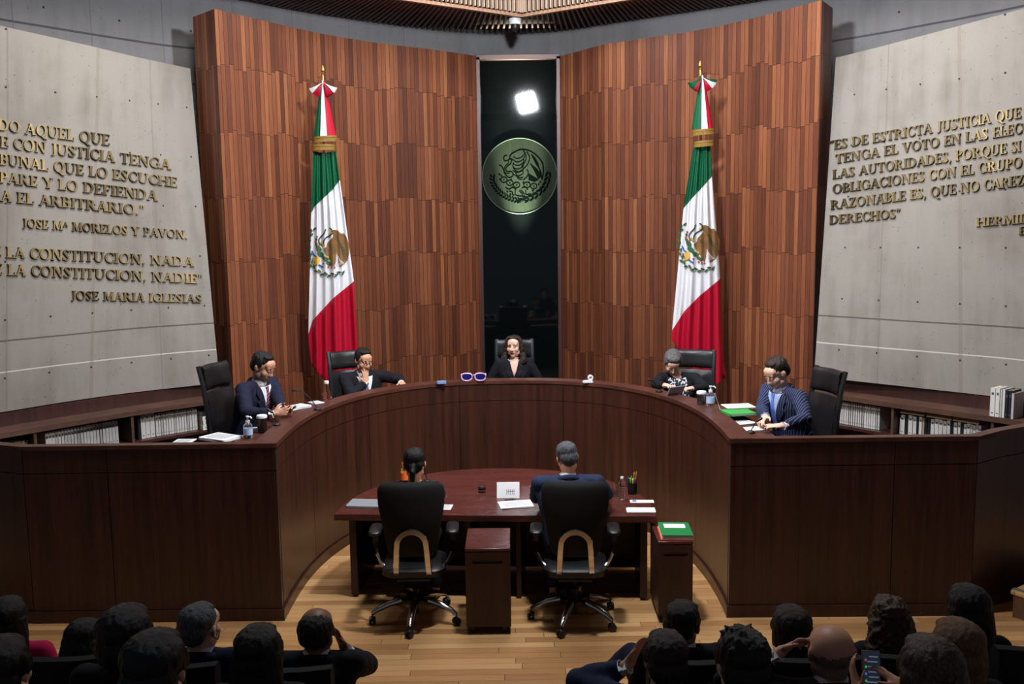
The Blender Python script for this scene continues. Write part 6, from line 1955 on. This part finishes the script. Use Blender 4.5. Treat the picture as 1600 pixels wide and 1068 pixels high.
# green folder on the side pedestal
pz = 0.666
c = PZ(1054, 834, pz); c = Vector((ped2.location.x + 0.03, ped2.location.y + 0.19, pz))
M_GRN = plain('folder_green', S(20, 128, 62), 0.45); M_ORG = plain('folder_orange', S(214, 92, 40), 0.5)
fo = empty('folder', c, -0.06, 'green folder with a white label on the narrow pedestal', 'folder')
m = MB(); m.box((-0.005, 0, 0.003), (0.25, 0.33, 0.005)); m.build('back_cover', M_ORG, fo)
m = MB()
for k in range(6): m.box((0.004 * (k % 2), 0.003 * (k % 3), 0.009 + 0.005 * k), (0.24, 0.32, 0.0045))
m.build('sheets', M_PAPER, fo, False)
m = MB(); m.box((0, 0, 0.039), (0.245, 0.33, 0.003)); m.build('front_cover', M_GRN, fo)
m = MB(); m.box((0.0, 0.07, 0.041), (0.17, 0.10, 0.001)); m.build('label', M_PAPER, fo)

# --- on the bench, left side
papers(345, 685, DZ, 0.30, 0.21, 9, -0.5, 'thick spread of white papers at the left corner of the bench')
papers(288, 690, DZ, 0.16, 0.16, 4, 0.0, 'white papers at the outer left edge, beside the thick spread')
pump(388, 684, DZ, 'clear pump bottle on the left end of the bench')
tumbler(410, 675, DZ, 'dark tumbler with white lid in front of the striped-tie judge', plain('tumbler_brown', S(44, 28, 24), 0.3))
c = PZ(397, 674, DZ); m = MB(); m.prism(rrect(0.06, 0.045, 0.012), 0, 0.035); thing1('tissue_pack', m, M_PAPER, c, 0.3, 'small white pack between the pump bottle and dark tumbler', 'tissues', bevel=0.006)
ph = q1['WR']; wp = b1.matrix_basis @ (ph[0] * 0.5 + ph[1] * 0.5)
c = PD(452, 641, wp.y - 0.0)
t = empty('phone', c, 0.3, 'dark phone held by the judge in the striped tie', 'phone')
rot = Matrix.Rotation(-0.5, 3, 'Y'); 
m = MB(); m.box((0, 0, 0), (0.14, 0.07, 0.008), 0, rot); m.build('body', M_BLACK, t, bevel=0.003)
m = MB(); m.box(rot @ Vector((0, 0, 0.0045)), (0.13, 0.062, 0.001), 0, rot); m.build('screen', plain('phone_glass', S(24, 26, 32), 0.1), t)
b0 = PZ(432, 664, ZB); goose(b0, PD(424, 643, b0.y), 'short black microphone at the hands of the striped-tie judge', 0.03)
b0 = PZ(496, 640, ZB); goose(b0, PD(463, 610, b0.y + 0.02), 'long black microphone between the two left judges', 0.05)
papers(463, 637, ZB, 0.24, 0.16, 8, 0.95, 'white papers on the bench behind the phone')
papers(494, 629, ZB, 0.10, 0.15, 3, 0.7, 'white papers with a blue corner by the pink bottle')
c = PZ(511, 624, ZB)
t = empty('carafe', c, 0, 'clear bottle with a pinkish drink beside the dark-suited judge', 'bottle')
m = MB(); m.lathe([(0.045, 0), (0.05, 0.006), (0.05, 0.05), (0.022, 0.13), (0.02, 0.16), (0.023, 0.165)], (0, 0, 0), 20); m.build('bottle', glass('pale_pink_glass', (1, 0.86, 0.82, 1), 0.03), t)
m = MB(); m.lathe([(0.024, 0.163), (0.024, 0.185), (0.02, 0.188)], (0, 0, 0), 16); m.build('cap', M_WHITE, t)
# novelty sunglasses, blue pack, white ornament in the middle
c = PZ(740, 595.5, ZB) + Vector((0, 0, 0.004))
t = empty('novelty_sunglasses', c, 0, 'oversized pink-framed sunglasses with blue lenses, standing on the bench', 'sunglasses')
FRM = plain('pink_frame', S(222, 178, 216), 0.4); LEN = NB('blue_mirror_lens', S(34, 40, 120), 0.12, 0.3).mat
fr_ = MB()
for sx in (-1, 1):
    outl = []
    for k in range(28):
        a = 2 * pi * k / 28; cx_, sy_ = math.cos(a), math.sin(a)
        kk = (abs(cx_) ** 2.6 + abs(sy_) ** 2.6) ** (-1 / 2.6)
        outl.append((sx * 0.074 + 0.058 * cx_ * kk * (1 + 0.10 * sy_ * kk), 0, 0.045 + 0.040 * sy_ * kk ))
    fr_.tube(outl, 0.0075, 8, closed=True)
    l = MB(); l.add(outl + [(x, 0.004, z) for x, _, z in outl], [tuple(range(28)), tuple(range(55, 27, -1))]); l.build('lens', LEN, t, False)
    te = MB(); te.tube([(sx * 0.136, 0, 0.068), (sx * 0.132, 0.09, 0.066), (sx * 0.125, 0.17, 0.04)], 0.006, 8); te.build('temple', FRM, t)
fr_.tube([(-0.02, 0, 0.064), (0, 0, 0.068), (0.02, 0, 0.064)], 0.007, 8); fr_.build('frame', FRM, t)
c = PZ(690, 599, ZB); m = MB(); m.prism(rrect(0.10, 0.05, 0.012), 0, 0.028); thing1('tissue_pack', m, plain('pack_blue', S(120, 150, 200), 0.5), c, 0.1, 'small pale blue pack on the bench left of the sunglasses', 'tissues', bevel=0.006)
c = PZ(919, 597.5, ZB)
t = empty('tape_dispenser', c, 0.2, 'small white object on the bench right of the woman at the middle', 'tape dispenser')
m = MB(); m.prism([(-0.06, 0), (0.05, 0), (0.05, 0.018), (0.02, 0.03), (-0.055, 0.022)], -0.02, 0.02, 0, Matrix.Rotation(pi / 2, 4, 'X')); m.build('base', M_WHITE, t, bevel=0.004)
m = MB(); m.lathe([(0.03, -0.012), (0.03, 0.012), (0.014, 0.012), (0.014, -0.012)], (0.025, 0, 0.055), 20, rot=Matrix.Rotation(pi / 2, 3, 'X')); m.build('roll', M_WHITE, t)
# right side
b0 = PZ(1030, 612, ZB); goose(b0, PD(1018, 594, b0.y), 'short black microphone left of the grey-haired woman', 0.02)
c = PZ(1054, 616, ZB)
t = empty('tablet', c, 0.55, 'grey tablet leaning before the woman with grey hair', 'tablet')
rot = Matrix.Rotation(0.5, 3, 'X'); m = MB(); m.box(rot @ Vector((0, 0, 0.05)), (0.20, 0.008, 0.10), 0, rot); m.build('body', M_ALU, t, bevel=0.002)
m = MB(); m.box(rot @ Vector((0, 0.006, 0.05)), (0.18, 0.002, 0.085), 0, rot); m.build('screen', plain('tablet_glass', S(30, 32, 38), 0.1), t)
tumbler(1096, 631, ZB, 'steel tumbler with white lid beside the grey-haired woman', plain('brushed_steel', S(110, 104, 104), 0.25, 0.9), 0.10)
pump(1110, 634, ZB, 'clear pump bottle beside the steel tumbler at the right')
c = PZ(1123, 640, ZB); m = MB(); m.tube([(0.015, 0, 0.002), (-0.035, 0.02, 0.15)], [0.007, 0.007], 8); thing1('stylus', m, M_WHITE, c, 0, 'white stick standing at a slant right of the pump bottle', 'stylus')
def greenfolder(px_, py_, z, rz, label):
    c = PZ(px_, py_, z); t = empty('folder', c, rz, label, 'folder')
    m = MB(); m.box((0, 0, 0.002), (0.25, 0.22, 0.003)); m.box((0, 0, 0.022), (0.25, 0.22, 0.003)); m.box((-0.124, 0, 0.012), (0.003, 0.22, 0.022)); m.build('cover', M_GRN2, t)
    m = MB(); m.box((0.006, 0.0, 0.012), (0.24, 0.21, 0.016)); m.build('sheets', M_PAPER, t, False)
    return t
M_GRN2 = plain('folder_bright_green', S(60, 160, 72), 0.5)
for i, nm in enumerate(('bottom', 'middle', 'top')): greenfolder(1153, 646, DZ + 0.025 * i, 0.05 + 0.07 * i, nm + ' green folder of the stack on the right side of the bench')
papers(1153, 646 - 11, DZ + 0.077, 0.26, 0.19, 5, 0.1, 'white papers lying on the green folders')
papers(1160, 660, DZ, 0.20, 0.15, 3, 0.4, 'lined white pad between the folders and the writing judge', lines=True)
papers(1172, 670, DZ, 0.21, 0.14, 2, 0.3, 'blank white sheet under the hands of the pinstriped judge', lines=False)
b0 = PZ(1173, 676, DZ); goose(b0, PD(1184, 657, b0.y), 'thin black microphone before the hands of the pinstriped judge', 0.0)
# phone held up in the audience
c = PD(1361, 1048, 3.46)
t = empty('phone', c, 0.1, 'phone with a lit chat screen held up in the bottom right', 'phone')
rot = Matrix.Rotation(0.12, 3, 'Y') @ Matrix.Rotation(-0.35, 3, 'X')
m = MB(); m.box((0, 0, 0), (0.075, 0.009, 0.155), 0, rot); m.build('case', plain('phone_case_tan', S(120, 96, 84), 0.5), t, bevel=0.003)
m = MB(); m.box(rot @ Vector((0, -0.005, 0)), (0.069, 0.001, 0.148), 0, rot)
nb = NB('phone_screen', S(10, 12, 18), 0.15); nb.b.inputs['Emission Color'].default_value = (0.02, 0.03, 0.05, 1); nb.b.inputs['Emission Strength'].default_value = 0.4
sc_ = m.build('screen', nb.mat, t, False)
def glow(nm, colr, st=0.5):
    n_ = NB(nm, colr, 0.4); n_.b.inputs['Emission Color'].default_value = colr; n_.b.inputs['Emission Strength'].default_value = st; return n_.mat
m = MB()
for k in range(7): m.box(rot @ Vector((0.008 - 0.004 * (k % 2), -0.0062, 0.055 - 0.019 * k)), (0.036 + 0.006 * (k % 3), 0.0006, 0.0045), 0, rot)
m.build('text_rows', glow('screen_text', (0.25, 0.30, 0.40, 1), 0.3), sc_, False)
for k, cc_ in enumerate(((0.5, 0.08, 0.06, 1), (0.05, 0.5, 0.12, 1), (0.1, 0.15, 0.8, 1), (0.05, 0.45, 0.12, 1))):
    m = MB(); m.ell(rot @ Vector((-0.024, -0.0062, 0.042 - 0.026 * k)), (0.005, 0.0005, 0.005), 0, rot); m.build('icon', glow('screen_icon', cc_, 0.5), sc_)
